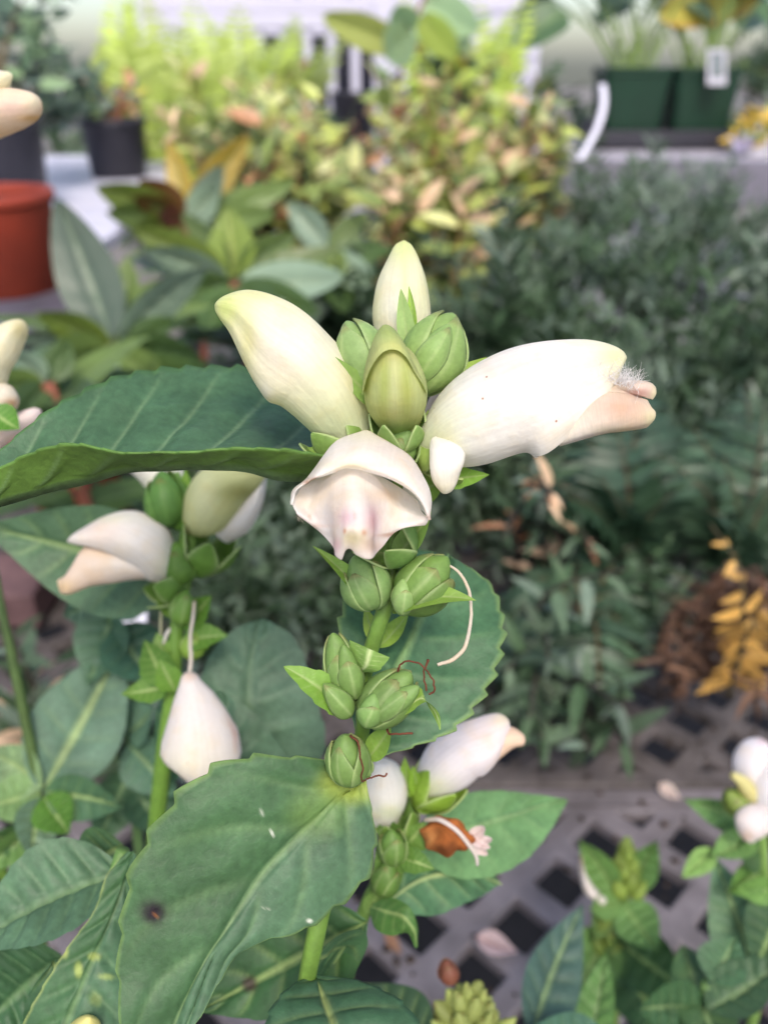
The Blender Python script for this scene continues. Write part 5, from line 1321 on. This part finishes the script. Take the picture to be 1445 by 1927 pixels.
# ---------------- broad-leaved rosettes on the left
def rosette(label, cx, cy, d, leaves, fill=0, fillsize=(9, 13), col=(0, 1, 2, 3)):
    t = thing('broad_leaf_plant', label, 'plant', tuple(gpoint(cx, cy, d, BENCH)), 'broad leaved plants on the left')
    crown = P(cx, cy, d)
    tube('stem', resample([ORIGIN[t.name], (ORIGIN[t.name] + crown) / 2 + [.01, 0, 0], crown], 8), [.5, .45, .4], M['twig_red'], t, 8)
    for (tx, ty, td, w_, ci, rl) in leaves:
        qleaf('leaf', t, (cx + (tx - cx) * .06, cy + (ty - cy) * .06, d), (tx, ty, td), w_, np.array([0.1, .1, .1]), C_ros[ci] if ci < 10 else C_aut[ci - 10], roll=rl, fold=.25, sag=.10, nu=20, nh=4, nveins=6, quilt=.25, shape=(.8, .75))
    lm = lms(C_ros, 'broad_leaf', .34, col, droop=.25, nu=10)
    for k in range(fill):
        a = RNG.uniform(0, 6.28)
        dv = norm(np.array([math.cos(a), math.sin(a), RNG.uniform(-.1, .7)]))
        place('leaf', RNG.choice(lm), t, crown - np.array([0, 0, RNG.uniform(0, .10)]), dv, np.array([RNG.uniform(-.3, .3), RNG.uniform(-.6, 0), 1]), RNG.uniform(*fillsize) * .01)
    return t
rosette('broad leaved plant with a tall grey green leaf beside the red pot', 216, 655, 62, [(106, 372, 62, 118, 0, .1), (388, 503, 58, 74, 4, -.4), (70, 590, 58, 66, 2, .5), (392, 690, 56, 86, 1, -.5), (60, 720, 55, 110, 3, .3), (186, 760, 52, 80, 4, .2), (300, 740, 54, 80, 3, -.2), (240, 480, 66, 70, 3, .3), (20, 640, 60, 70, 4, .9), (120, 800, 54, 90, 1, .2), (330, 600, 60, 60, 1, .4), (150, 520, 66, 60, 2, .2)], 16, (7, 11))
rosette('broad leaved plant with lime and silver leaves above the closed white flower', 440, 530, 74, [(250, 430, 72, 74, 2, .2), (268, 470, 70, 60, 4, .5), (428, 392, 78, 92, 2, .1), (650, 520, 70, 80, 4, .3), (640, 465, 76, 70, 3, .5), (560, 440, 80, 70, 3, -.3), (340, 400, 80, 60, 3, .3), (520, 600, 68, 80, 1, .2), (380, 620, 68, 70, 1, -.3), (600, 590, 70, 70, 1, .2), (300, 560, 70, 60, 1, .2)], 16, (7, 11), (0, 1, 1, 3))
rosette('broad leaved plant behind with fading gold and brown leaves', 350, 420, 98, [(262, 338, 95, 76, 11, .2), (252, 370, 93, 50, 11, .5), (318, 262, 98, 50, 10, .3), (470, 252, 98, 66, 10, -.2), (420, 310, 95, 60, 0, .5), (410, 350, 95, 60, 4, .2), (520, 400, 96, 60, 3, .2), (180, 352, 92, 70, 2, .2), (250, 440, 90, 60, 2, .1), (200, 400, 92, 60, 3, .1), (300, 400, 92, 40, 12, .2), (560, 340, 100, 56, 3, .2)], 14, (7, 10), (0, 2, 3, 4))
rosette('broad leaved plant with drooping dark leaves left of the top flower', 620, 470, 92, [(540, 380, 92, 60, 4, .3), (690, 400, 92, 50, 3, .2), (700, 540, 86, 60, 4, .2), (560, 540, 86, 66, 3, .1), (650, 590, 84, 60, 1, .2), (740, 470, 90, 50, 1, .5)], 16, (7, 10), (2, 0, 3, 4))
rosette('small dark broad leaved plant behind the long serrated leaf', 90, 720, 50, [(10, 660, 48, 70, 4, .4), (40, 800, 46, 80, 1, .2), (130, 640, 50, 60, 1, .2), (-40, 740, 46, 70, 3, .2)], 12, (6, 9), (1, 1, 3, 3))

# ---------------- yellowing shrubs, top centre
def shrub(label, bx, by, d, box_, n, nleaf, mats, idx, key, aspect, size, stem=None, name='leafy_shrub', group='yellowing shrubs at the back', z=BENCH, **k):
    t = thing(name, label, 'shrub', tuple(gpoint(bx, by, d, z)), group)
    bush(t, ORIGIN[t.name], spread(n, *box_), lms(mats, key, aspect, idx), size, nleaf, stemmat=stem or M['twig_red'], **k)
    return t
shrub('yellow green shrub with peach tipped leaves right above the top flower', 800, 470, 128, (690, 960, 130, 330, 118, 138), 20, 15, C_var, (0, 0, 1, 1, 2, 2, 4, 6), 'oval_leaf', .46, (3.8, 6.2))
shrub('green and cream shrub with rusty leaf bases left of centre', 560, 430, 132, (440, 700, 160, 330, 120, 142), 20, 15, C_var, (0, 0, 6, 1, 3, 2, 5), 'oval_leaf', .46, (3.8, 6.4))
shrub('pale yellow shrub spilling towards the dark green pots', 960, 400, 140, (860, 1080, 140, 300, 128, 150), 18, 15, C_var, (0, 1, 1, 2, 4, 6), 'oval_leaf', .46, (3.8, 6.2))
shrub('low lime green shrub with orange stems above the profile flower', 850, 500, 115, (740, 960, 300, 420, 108, 124), 14, 14, C_var, (1, 1, 0, 0, 3, 2, 4), 'oval_leaf', .40, (3.8, 6.4))
shrub('mixed green and peach shrub filling the gap above the rosettes', 620, 420, 150, (360, 640, 190, 300, 140, 165), 19, 15, C_var, (0, 3, 6, 1, 4, 2), 'oval_leaf', .46, (3.8, 6.4))
shrub('tall shrub with mint and gold leaves against the white building', 850, 330, 200, (720, 1010, 10, 170, 185, 215), 15, 15, C_top, (2, 3, 4, 4, 1), 'oval_leaf', .55, (5, 9))
shrub('red twigged shrub just right of the white post', 760, 300, 175, (720, 830, 130, 230, 165, 180), 7, 10, C_var, (5, 5, 0, 4), 'oval_leaf', .4, (3, 5), stem=M['twig_red'])
shrub('cream and green shrub drooping over the grey bench lip', 1020, 430, 150, (940, 1090, 180, 330, 138, 156), 9, 14, C_var, (0, 1, 2, 6, 4), 'oval_leaf', .46, (3.8, 6.2))
shrub('soft green shrub left of the cream shrubs, above the gold leaves', 480, 400, 140, (380, 560, 170, 300, 130, 148), 16, 15, C_var, (0, 1, 6, 6, 3, 2), 'oval_leaf', .46, (3.8, 6.2))
shrub('bright lime shrub with tiny leaves left of the white railing', 430, 360, 185, (290, 640, 90, 230, 172, 196), 14, 16, C_var, (1, 1, 2, 0, 4, 6), 'oval_leaf', .46, (4.5, 7))
shrub('wispy lime and peach shrub right of the gold leaves', 420, 400, 160, (300, 480, 200, 320, 150, 168), 10, 15, C_var, (0, 1, 2, 6, 4, 1), 'oval_leaf', .46, (4.2, 6.6))
shrub('pale lime shrub just above the tip of the top flower', 740, 470, 112, (640, 820, 300, 430, 104, 120), 10, 13, C_var, (1, 2, 0, 6, 4), 'oval_leaf', .42, (3.2, 5.2))
# single tall leaves in front of the white building
t = thing('tall_leafy_stem', 'tall stem with large green leaves in front of the white railing', 'plant', tuple(gpoint(720, 330, 170, BENCH)))
tube('stem', resample([ORIGIN[t.name], P(745, 200, 168), P(770, 60, 166), P(830, -60, 165)], 14), [.5, .4, .3], M['twig_red'], t, 8)
for b_, t_, w_, ci, rl in (((760, 90, 166), (606, 30, 160), 62, 0, .1), ((775, 60, 166), (725, 110, 155), 76, 4, .2), ((770, 60, 166), (745, 10, 160), 60, 4, .1), ((800, 0, 166), (900, 60, 160), 70, 4, .2), ((790, 30, 166), (860, 110, 158), 60, 2, .1)):
    qleaf('leaf', t, b_, t_, w_, np.array([.1, .1, .1]), C_top[ci] if ci else C_var[1], roll=rl, nu=18, nh=4, quilt=.2, shape=(.8, .6))

# ---------------- fine-leaved dark shrubs, right
def fine(label, bx, by, d, box_, n, mats, idx, size=(9, 14), per=9, z=BENCH, leaf=.33, aspect=.20, **k):
    t = thing('fine_leaved_shrub', label, 'shrub', tuple(gpoint(bx, by, d, z)), 'fine leaved dark shrubs')
    ms = [sprigmesh('sprig_%d' % (s % 4), mats[i], 16, leaf, aspect, .25, s % 4) for s, i in enumerate(list(idx) * 3 + [2, 2])]
    bush(t, ORIGIN[t.name], spread(n, *box_), ms, size, per, f0=.25, part='sprig', stemmat=M['twig_dark'], out=.8, **k)
    return t
fine('fine leaved shrub under the grey bench lip at the upper right', 1180, 560, 150, (1030, 1290, 370, 470, 138, 160), 14, C_drk, (1, 2, 1, 0))
fine('airy grey green shrub below the green pots at the right', 1330, 560, 140, (1250, 1400, 370, 490, 130, 150), 12, C_drk, (2, 2, 1, 0))
fine('dark fine leaved shrub with silvery lavender tips, centre right', 1080, 650, 118, (950, 1200, 450, 620, 108, 126), 14, C_drk, (1, 0, 4, 2))
fine('dark fine leaved shrub beyond the hairy flower mouth', 1250, 700, 108, (1130, 1350, 500, 680, 98, 116), 14, C_drk, (0, 1, 2, 3, 4))
fine('dark fine leaved shrub at the right edge, mid height', 1420, 700, 112, (1320, 1480, 480, 720, 100, 120), 13, C_drk, (1, 0, 2, 3))
fine('lavender tinged shrub just right of the top flower', 880, 600, 125, (800, 980, 450, 580, 116, 134), 11, C_drk, (4, 0, 1, 4))
fine('low dark shrub right behind the profile flower', 960, 760, 92, (840, 1080, 560, 720, 84, 100), 12, C_drk, (0, 3, 1, 3))
fine('low dark shrub under the right edge of the shrubs', 1330, 860, 86, (1220, 1460, 700, 860, 78, 94), 13, C_drk, (3, 0, 1, 3))
fine('dark shrub between the flower cluster and the rosettes', 640, 700, 98, (540, 760, 560, 680, 90, 106), 10, C_drk, (3, 0, 1, 3))
fine('dim shrub left of the main stem behind the capsules', 540, 1000, 66, (430, 660, 880, 1060, 58, 72), 13, C_drk, (3, 0, 1, 0), (7, 10))
fine('dim shrub behind the hanging flower thread', 470, 1150, 58, (380, 640, 1040, 1180, 50, 62), 10, C_drk, (3, 0, 3, 1), (6, 9))
fine('dim shrub right of the main stem behind the white thread', 900, 960, 74, (820, 1000, 840, 1000, 66, 80), 12, C_drk, (0, 3, 1, 1), (7, 10))

fine('grey green shrub filling the gap under the profile flower', 1100, 960, 80, (960, 1230, 760, 900, 70, 86), 14, C_drk, (1, 0, 2, 1), (8, 11))
fine('grey green shrub between the two dark ferns at the right', 1330, 1000, 74, (1230, 1450, 860, 980, 62, 78), 11, C_drk, (1, 0, 2, 3), (7, 10))
# ---------------- ferns and long-leaved plants, lower right
def fernplant(label, bx, by, d, tips, npair, plen, mi, name='fern', grp='ferns and fern-like plants', arch=.2, aspect=.24, z=BENCH, dz=.05, wild=0.0):
    t = thing(name, label, 'fern', tuple(gpoint(bx, by, d, z)), grp)
    fern(t, ORIGIN[t.name] + np.array([0, 0, dz]), PP(tips), leafmesh('leaflet', aspect, .15, .15, C_fer[mi], 6, 2, (.6, .7)), npair, plen, C_fer[mi], arch, wild=wild)
    return t
fernplant('dark fern with long leaflets below the hairy flower mouth', 1180, 1080, 60, [(1180, 700, 66), (1090, 800, 62), (1270, 790, 64), (1130, 900, 54), (1260, 930, 54), (1060, 930, 56), (1160, 800, 58), (980, 880, 60)], 13, 4.2, 0)
fernplant('dark fern at the right edge above the golden fern', 1400, 1020, 58, [(1440, 760, 60), (1360, 860, 56), (1470, 880, 54), (1330, 960, 52), (1300, 800, 62), (1400, 720, 66), (1250, 860, 60)], 13, 3.8, 1)
fernplant('golden dying fern at the right edge over brown roots', 1400, 1190, 46, [(1335, 985, 46), (1480, 1120, 42), (1420, 1190, 41)], 9, 1.9, 2, arch=.36, aspect=.38, wild=.5)
fernplant('drooping fern with dark leaflets over the lattice, centre right', 1080, 1260, 58, [(960, 1100, 58), (1170, 1130, 56), (1010, 1330, 50), (1130, 1360, 48), (1210, 1250, 52), (1240, 1050, 62), (900, 1230, 56), (1060, 1080, 60)], 11, 3.6, 1, arch=.28)
def whorl(label, bx, by, d, box_, n, nleaf, mats, idx, size, aspect=.26, key='lance_leaf', grp='dark long leaved plants', stem=None, **k):
    t = thing('long_leaved_plant', label, 'plant', tuple(gpoint(bx, by, d, BENCH)), grp)
    bush(t, ORIGIN[t.name], spread(n, *box_), lms(mats, key, aspect, idx, droop=.22), size, nleaf, f0=.3, stemmat=stem or M['twig_dark'], **k)
    return t
whorl('dark long leaved plant hanging over the lattice behind the right leaf', 1000, 1330, 54, (900, 1220, 1060, 1430, 42, 58), 18, 14, C_drk, (0, 1, 2, 3), (2.0, 3.4))
whorl('dark plant with orange autumn tips right of the flower stalk', 1000, 1130, 68, (920, 1140, 910, 1110, 46, 60), 10, 10, C_drk + C_var, (0, 3, 1, 2, 0, 3, 11, 10, 5), (1.5, 2.7))
whorl('dim long leaved plant under the fern at centre right', 1180, 1220, 62, (1080, 1290, 1040, 1240, 54, 66), 10, 12, C_drk, (0, 3, 1, 2), (2.0, 3.4))
whorl('dim long leaved plant left behind the fallen flower', 240, 1330, 44, (120, 330, 1060, 1330, 36, 48), 9, 12, C_drk, (0, 1, 2, 3), (2.4, 3.8))
whorl('dim long leaved plant at the left edge behind the thin stem', 70, 1350, 50, (-20, 150, 1150, 1400, 42, 54), 9, 12, C_drk + C_var, (0, 3, 1, 2, 10), (2.0, 3.4))
whorl('dim bushy plant below the long serrated leaf on the left', 300, 960, 62, (140, 440, 890, 1000, 54, 66), 8, 11, C_drk, (0, 3, 1, 3), (2.4, 3.8))
# dead thatch below the golden fern
t = thing('dead_fern', 'brown tangle of dead fronds under the golden fern', 'dead plant', tuple(gpoint(1370, 1300, 50, BENCH)))
M['dead'] = plain('dead', srgb(104, 74, 56), .9, .4, 90, col2=srgb(56, 38, 30))
M['dead_leaf'] = bl('dead_leaf', (98, 70, 52), var=.5, rough=.8, trans=.1)
for k in range(16):
    x, y = RNG.uniform(1300, 1450), RNG.uniform(1050, 1150)
    p0 = P(x, y, RNG.uniform(47, 52))
    p1 = P(x + RNG.uniform(-50, 50), y + RNG.uniform(90, 190), RNG.uniform(45, 50))
    p1[2] = max(p1[2], BENCH + .004)
    p = resample([p0, (p0 + p1) / 2 + NR.normal(0, .006, 3), p1], 10)
    fr = tube('dead_frond', p, [.10, .08, .04], M['dead'], t, 5)
    for q in range(1, 10):
        for sg in (-1, 1):
            place('dead_leaflet', leafmesh('dead_leaflet', .30, .9, .7, M['dead_leaf'], 7, 2, (.6, .7), wave=.3), fr, p[q], np.array([sg * RNG.uniform(.3, .9), RNG.uniform(-.6, .6), RNG.uniform(-1.2, -.2)]), NR.normal(0, 1, 3), RNG.uniform(.010, .020))

# ---------------- left and rear benches, pots
ZB2 = 0.89
lb = thing('slatted_bench', 'pale grey slatted bench carrying the black pots at the upper left', 'bench', (-1.3, 1.6, 0))
e0, e1_ = -0.74, -0.36
for k in range(14):
    y0 = 1.06 + k * .118
    box('slat', (-2.6, y0, ZB2 - .02), (-0.40 - .012 * k, y0 + .105, ZB2), M['grey_board'], lb, .003)
box('bench_rail', (-2.6, 1.10, ZB2 - .10), (-0.42, 1.13, ZB2 - .0205), M['lavender_board'], lb, .003)
for xx, yy in ((-.5, 1.2), (-.6, 2.6), (-2.4, 1.2), (-2.4, 2.6)):
    box('bench_leg', (xx - .03, yy - .03, 0), (xx + .03, yy + .03, ZB2 - .0205), M['rail'], lb, .003)
rb = thing('rear_bench', 'grey bench with a plain front lip under the green pots', 'bench', (1.0, 2.7, 0))
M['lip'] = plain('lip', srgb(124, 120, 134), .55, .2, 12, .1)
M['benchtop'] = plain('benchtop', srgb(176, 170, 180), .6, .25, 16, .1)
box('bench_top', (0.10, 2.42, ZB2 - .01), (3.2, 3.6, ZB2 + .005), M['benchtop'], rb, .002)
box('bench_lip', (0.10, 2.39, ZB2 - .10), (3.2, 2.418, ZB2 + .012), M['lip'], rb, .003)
for xx in (.3, 3.0):
    for yy in (2.5, 3.4):
        box('bench_leg', (xx - .04, yy - .04, 0), (xx + .04, yy + .04, ZB2 - .0105), M['rail'], rb, .003)
def on(px, py, z):
    ray = FWD + (px - CX) / F * RIGHT - (py - CY) / F * UP
    tt = (z - CAM[2]) / ray[2]
    return CAM + tt * ray
q = on(-10, 552, ZB2); pot('plastic_pot', 'terracotta red plastic pot cut by the left edge', q[0] + .0, q[1] + .02, ZB2 + .001, .066, .073, .108, M['red_plastic'], 'pots on the benches')
q = on(20, 405, ZB2); pot('nursery_pot', 'tall black pot behind the red pot at the left edge', q[0] - .04, q[1] + .08, ZB2 + .001, .078, .088, .155, M['black_plastic'], 'pots on the benches')
q = on(212, 338, ZB2); pot('nursery_pot', 'black pot on the slatted bench below feathery foliage', q[0], q[1] + .06, ZB2 + .001, .062, .074, .125, M['black_plastic'], 'pots on the benches')
q = on(560, 260, ZB2 - .1); pot('nursery_pot', 'black pot half hidden behind the shrubs left of the white post', q[0] + .3, q[1] + .1, ZB2 - .1, .1, .12, .22, M['black_plastic'], 'pots on the benches')
for px_, lab in ((1175, 'left one of the two dark green pots in the black tray'), (1300, 'right one of the two dark green pots in the black tray')):
    qc = P(px_, 245, 268)
    t = thing('plastic_pot', lab, 'pot', (qc[0], qc[1], ZB2 + .06), 'square dark green pots')
    def sq(h_, z_, rr=.02, n=5):
        pts = []
        for cx_, cy_, a0 in ((1, 1, 0), (-1, 1, 90), (-1, -1, 180), (1, -1, 270)):
            for j in range(n):
                a = math.radians(a0 + 90 * j / (n - 1))
                pts.append((qc[0] + cx_ * (h_ - rr) + rr * math.cos(a), qc[1] + cy_ * (h_ - rr) + rr * math.sin(a), z_))
        return pts
    zz = ZB2 + .06
    G = np.array([sq(.088, zz), sq(.1, zz + .15), sq(.104, zz + .152), sq(.105, zz + .172), sq(.099, zz + .172), sq(.096, zz + .14)])
    mesh('pot_wall', G.reshape(-1, 3), gridfaces(6, 20, True, True, False), M['green_plastic'], t, smooth=False)
    S = np.array([sq(.096, zz + .141), sq(.04, zz + .146), sq(.021, zz + .147)])
    mesh('soil', S.reshape(-1, 3), gridfaces(3, 20, True, False, True), M['soil'], t)
    hs = thing('hosta', lab.replace('one of the two dark green pots in the black tray', 'broad leaved plant on tall stalks in the dark green pots'), 'plant', (qc[0], qc[1], zz + .14), 'broad leaved plants in the green pots')
    for k in range(24):
        tx = px_ + RNG.uniform(-140, 160); ty = RNG.uniform(-100, 36)
        tp = P(tx, ty, 268 + RNG.uniform(-18, 18))
        b = ORIGIN[hs.name] + np.array([RNG.uniform(-.05, .05), RNG.uniform(-.05, .05), 0])
        p = resample([b, b * .4 + tp * .6 + np.array([0, 0, .03]), tp], 9)
        tube('stalk', p, [.4, .35, .3], M['twig_green'], hs, 6)
        dv = norm((tp - b) * np.array([1, .6, .1]) + np.array([0, -.06, -RNG.uniform(.0, .05)]) + NR.normal(0, .03, 3))
        place('leaf', leafmesh('hosta_leaf', .62, .3, .15, C_hos[0 if k % 3 else 1], 12, 4, (.62, .6)), hs, tp, dv, np.array([0, -1.0, .7]) + NR.normal(0, .3, 3), RNG.uniform(.13, .22))
    if px_ > 1200:
        qleaf('leaf', hs, (1440, -30, 262), (1238, 30, 250), 100, np.array([.1, .1, .1]), C_hos[2], roll=.3, nu=16, nh=4, shape=(.7, .6))
tr = thing('pot_tray', 'black tray holding the two dark green pots', 'tray', tuple(P(1237, 270, 268)))
qa, qb = P(1105, 262, 268), P(1370, 262, 268)
box('tray_base', (qa[0], qa[1] - .13, ZB2 + .012), (qb[0], qa[1] + .13, ZB2 + .058), M['black_plastic'], tr, .004)
for sx in (qa[0] + .006, qb[0] - .006):
    box('tray_end', (sx - .005, qa[1] - .132, ZB2 + .0585), (sx + .005, qa[1] + .132, ZB2 + .085), M['black_plastic'], tr, .002)
M['tag_white'] = plain('tag_white', srgb(225, 222, 236), .45, .06, 30)
M['tag_grey'] = plain('tag_grey', srgb(168, 166, 178), .45, .1, 30)
M['tag_dark'] = plain('tag_dark', srgb(58, 74, 72), .4, .5, 60, col2=srgb(96, 108, 120))
strap = [(1133, 158, 116), (1136, 185, 115), (1132, 215, 114), (1120, 248, 113), (1105, 275, 112), (1090, 300, 111)]
sp = PP(strap)
sw = RIGHT * .0045
G = resample(sp, 24)
tp = mesh('plant_label', np.concatenate([G - sw, G + sw]), [(i, i + 1, 24 + i + 1, 24 + i) for i in range(23)], M['tag_white'], solid=.06)
tag(tp, 'long white curved plastic plant label in front of the green pots', 'plant label')
tg = thing('plant_tag', 'white bordered picture tag standing in the right green pot', 'plant tag', tuple(P(1345, 160, 248)))
def card(name, x0, x1, y0, y1, d, mat, par, lift):
    a, b, c, dd = P(x0, y0, d), P(x1, y0, d), P(x1, y1, d), P(x0, y1, d)
    f = -FWD * lift
    return mesh(name, [a + f, b + f, c + f, dd + f], [(0, 1, 2, 3)], mat, par, smooth=False, solid=.15)
card('tag_card', 1330, 1366, 92, 160, 248, M['tag_grey'], tg, 0)
card('tag_picture', 1336, 1360, 100, 146, 248, M['tag_dark'], tg, .002)
o = card('plastic_tag', 202, 276, 1128, 1196, 40, M['tag_white'], None, 0)
tag(o, 'pale blue white plastic tag blurred between the left turtlehead stems', 'plant tag')
# yellow-flowered plant and litter at the right edge of the rear bench
t = thing('yellow_flowered_plant', 'small plant with bright yellow flowers at the right edge of the rear bench', 'flowering plant', tuple(gpoint(1420, 250, 250, ZB2 + .005)))
bush(t, ORIGIN[t.name], spread(12, 1365, 1460, 195, 262, 240, 256), [leafmesh('oval_leaf', .5, mat=m_) for m_ in (C_yel, C_yel, C_var[0], C_var[0])], (3, 5), 8, f0=.4, stemr=.2)
t = thing('white_flowered_plant', 'low tuft of whitish flowers beside the yellow flowers', 'flowering plant', tuple(gpoint(1400, 290, 246, ZB2 + .005)))
bush(t, ORIGIN[t.name], spread(10, 1355, 1440, 262, 292, 240, 250), [leafmesh('oval_leaf', .5, mat=m_) for m_ in (C_wht, C_wht, C_lav)], (3, 5), 6, f0=.4, stemr=.15)

# ---------------- plants in the left pots and feathery foliage
q = on(30, 405, ZB2)
t = thing('grey_leaved_shrub', 'grey green shrub in the tall black pot, upper left corner', 'shrub', (q[0] - .03, q[1] + .08, ZB2 + .13))
bush(t, ORIGIN[t.name], spread(17, -40, 240, -20, 230, 185, 215), lms(C_top, 'oval_leaf', .46, (0, 0, 1, 1, 4)), (4, 7), 14, f0=.35)
q = on(212, 338, ZB2)
t = thing('grey_leaved_shrub', 'twiggy shrub with red stems trailing over the middle black pot', 'shrub', (q[0], q[1] + .06, ZB2 + .10))
bush(t, ORIGIN[t.name], spread(9, 150, 290, 150, 250, 205, 230), lms(C_top + C_var, 'oval_leaf', .4, (0, 1, 10, 9, 3)), (3.5, 6), 8, f0=.4, stemmat=M['twig_red'])
def feather(label, bx, d, tips, npair, plen, mi, z=ZB2 - .1, arch=.06):
    t = thing('feathery_fern', label, 'fern', tuple(gpoint(bx, 300, d, z)), 'feathery yellow green ferns')
    fern(t, ORIGIN[t.name], PP(tips), None, npair, plen, C_fer[mi], arch, joined=True, stemmat=M['twig_green'])
feather('tall feathery fern rising to the top edge left of centre', 270, 230, [(215, -30, 225), (240, 30, 222), (190, 70, 225), (260, -60, 232), (300, 60, 235)], 44, 10, 3)
feather('yellow green feathery fern in front of the white building', 430, 240, [(400, 40, 235), (500, 60, 232), (560, 80, 236), (340, 50, 235), (450, 0, 245), (600, 120, 240), (520, 130, 230), (380, 120, 230), (470, 90, 228), (420, 150, 226), (560, 20, 238), (620, 60, 236)], 44, 11, 3)
feather('pale feathery fern behind the yellow green one', 480, 270, [(450, 20, 270), (350, -20, 272), (560, 30, 268), (620, 90, 262), (300, 20, 268), (650, 60, 270), (400, 60, 266), (500, 90, 264), (250, 40, 268)], 44, 12, 4)
feather('short feathery fern spilling over the yellowing shrubs', 380, 215, [(300, 150, 210), (360, 170, 206), (440, 150, 210), (520, 170, 208), (600, 170, 212), (260, 190, 208), (480, 120, 212), (400, 110, 212), (330, 100, 214)], 40, 9, 3, arch=.12)
feather('lime feathery plant at the top edge right of the white post', 860, 250, [(760, -20, 248), (820, 10, 246), (900, -10, 248), (960, 20, 246), (1000, -30, 250), (780, 60, 244), (870, 60, 244), (950, 80, 246)], 40, 11, 3)

# ---------------- white building with porch railing, far back
M['white_paint'] = plain('white_paint', srgb(206, 203, 220), .5, .05, 3)
M['dark_glass_and_shade'] = plain('dark_glass_and_shade', srgb(44, 44, 56), .15, .3, 3)
YB = 6.2
wb = thing('white_building', 'white clapboard building behind the nursery at the top', 'building', (0, YB, 0))
box('wall', (-1.55, YB, 0), (1.0, YB + .3, 3.6), M['white_paint'], wb)
for k in range(22):
    box('board', (-1.555, YB - .025, .4 + k * .13), (1.005, YB - .001, .4 + k * .13 + .115), M['white_paint'], wb)
for xx in (-.62, -.12, .30):
    f = box('window', (xx - .07, YB - .05, 1.62), (xx + .07, YB - .0255, 2.6), M['dark_glass_and_shade'], wb)
    box('window_frame', (xx - .10, YB - .06, 1.55), (xx - .071, YB - .0256, 2.66), M['white_paint'], f)
    box('window_frame', (xx + .071, YB - .06, 1.55), (xx + .10, YB - .0256, 2.66), M['white_paint'], f)
box('porch_shade_panel', (-1.3, YB - .06, .35), (-.07, YB - .0255, 1.30), M['dark_glass_and_shade'], wb)  # flat dark panel standing for the shade under the porch
rl = thing('porch_railing', 'white railing with square balusters and a post below the building', 'railing', (-.2, 5.0, 0))
box('top_rail', (-1.2, 4.96, 1.30), (-.06, 5.04, 1.37), M['white_paint'], rl, .006)
box('bottom_rail', (-1.2, 4.97, .70), (-.06, 5.03, .75), M['white_paint'], rl, .006)
for k in range(9):
    xx = -1.15 + k * .125
    box('baluster', (xx - .022, 4.975, .7505), (xx + .022, 5.025, 1.2995), M['white_paint'], rl, .004)
box('post', (-.055, 4.94, .0), (.055, 5.06, 1.75), M['white_paint'], rl, .008)
M['far_green'] = bl('far_green', (70, 96, 62))
# hedge and dark stock standing below the building
for k, (x0, lab) in enumerate(((-2.6, 'dark hedge behind the slatted bench, left stretch'), (-.7, 'dark hedge behind the slatted bench, middle stretch'), (1.2, 'dark hedge behind the rear bench, right stretch'))):
    t = thing('hedge', lab, 'hedge', (x0 + .9, 3.9, 0), 'hedge pieces along the back')
    tg_ = [np.array([x0 + RNG.uniform(0, 1.9), 3.9 + RNG.uniform(-.2, .2), RNG.uniform(.45, 1.12 if k < 2 else 1.6)]) for _ in range(22 if k < 2 else 32)]
    ms = [sprigmesh('hedge_sprig_%d' % s, m_, 24, .25, .5, .2, s) for s, m_ in enumerate((C_drk[0], C_drk[1], C_var[3]))]
    bush(t, ORIGIN[t.name], tg_, ms, (22, 34), 8, f0=.3, part='sprig', stemmat=M['twig_dark'], stemr=.8)

# ---------------- timber and dark red pot seen low on the left
tb = thing('timber_board', 'brown timber board lying on the bench at the left edge', 'board', tuple(on(20, 1120, BENCH)))
qq = on(20, 1100, BENCH + .02)
box('plank', (qq[0] - .4, qq[1] - .03, BENCH + .001), (qq[0] + .03, qq[1] + .03, BENCH + .03), M['timber'], tb, .002)
qq = on(30, 1370, BENCH + .02)
tb = thing('timber_board', 'second brown timber board nearer, behind the thin bare stem', 'board', (qq[0], qq[1], BENCH))
box('plank', (qq[0] - .4, qq[1] - .025, BENCH + .001), (qq[0] + .03, qq[1] + .025, BENCH + .03), M['timber'], tb, .002)
qq = on(185, 985, BENCH)
pot('plastic_pot', 'dark red pot glimpsed under the long serrated leaf', qq[0], qq[1], BENCH + .001, .045, .055, .09, M['red_plastic'], 'pots on the benches')
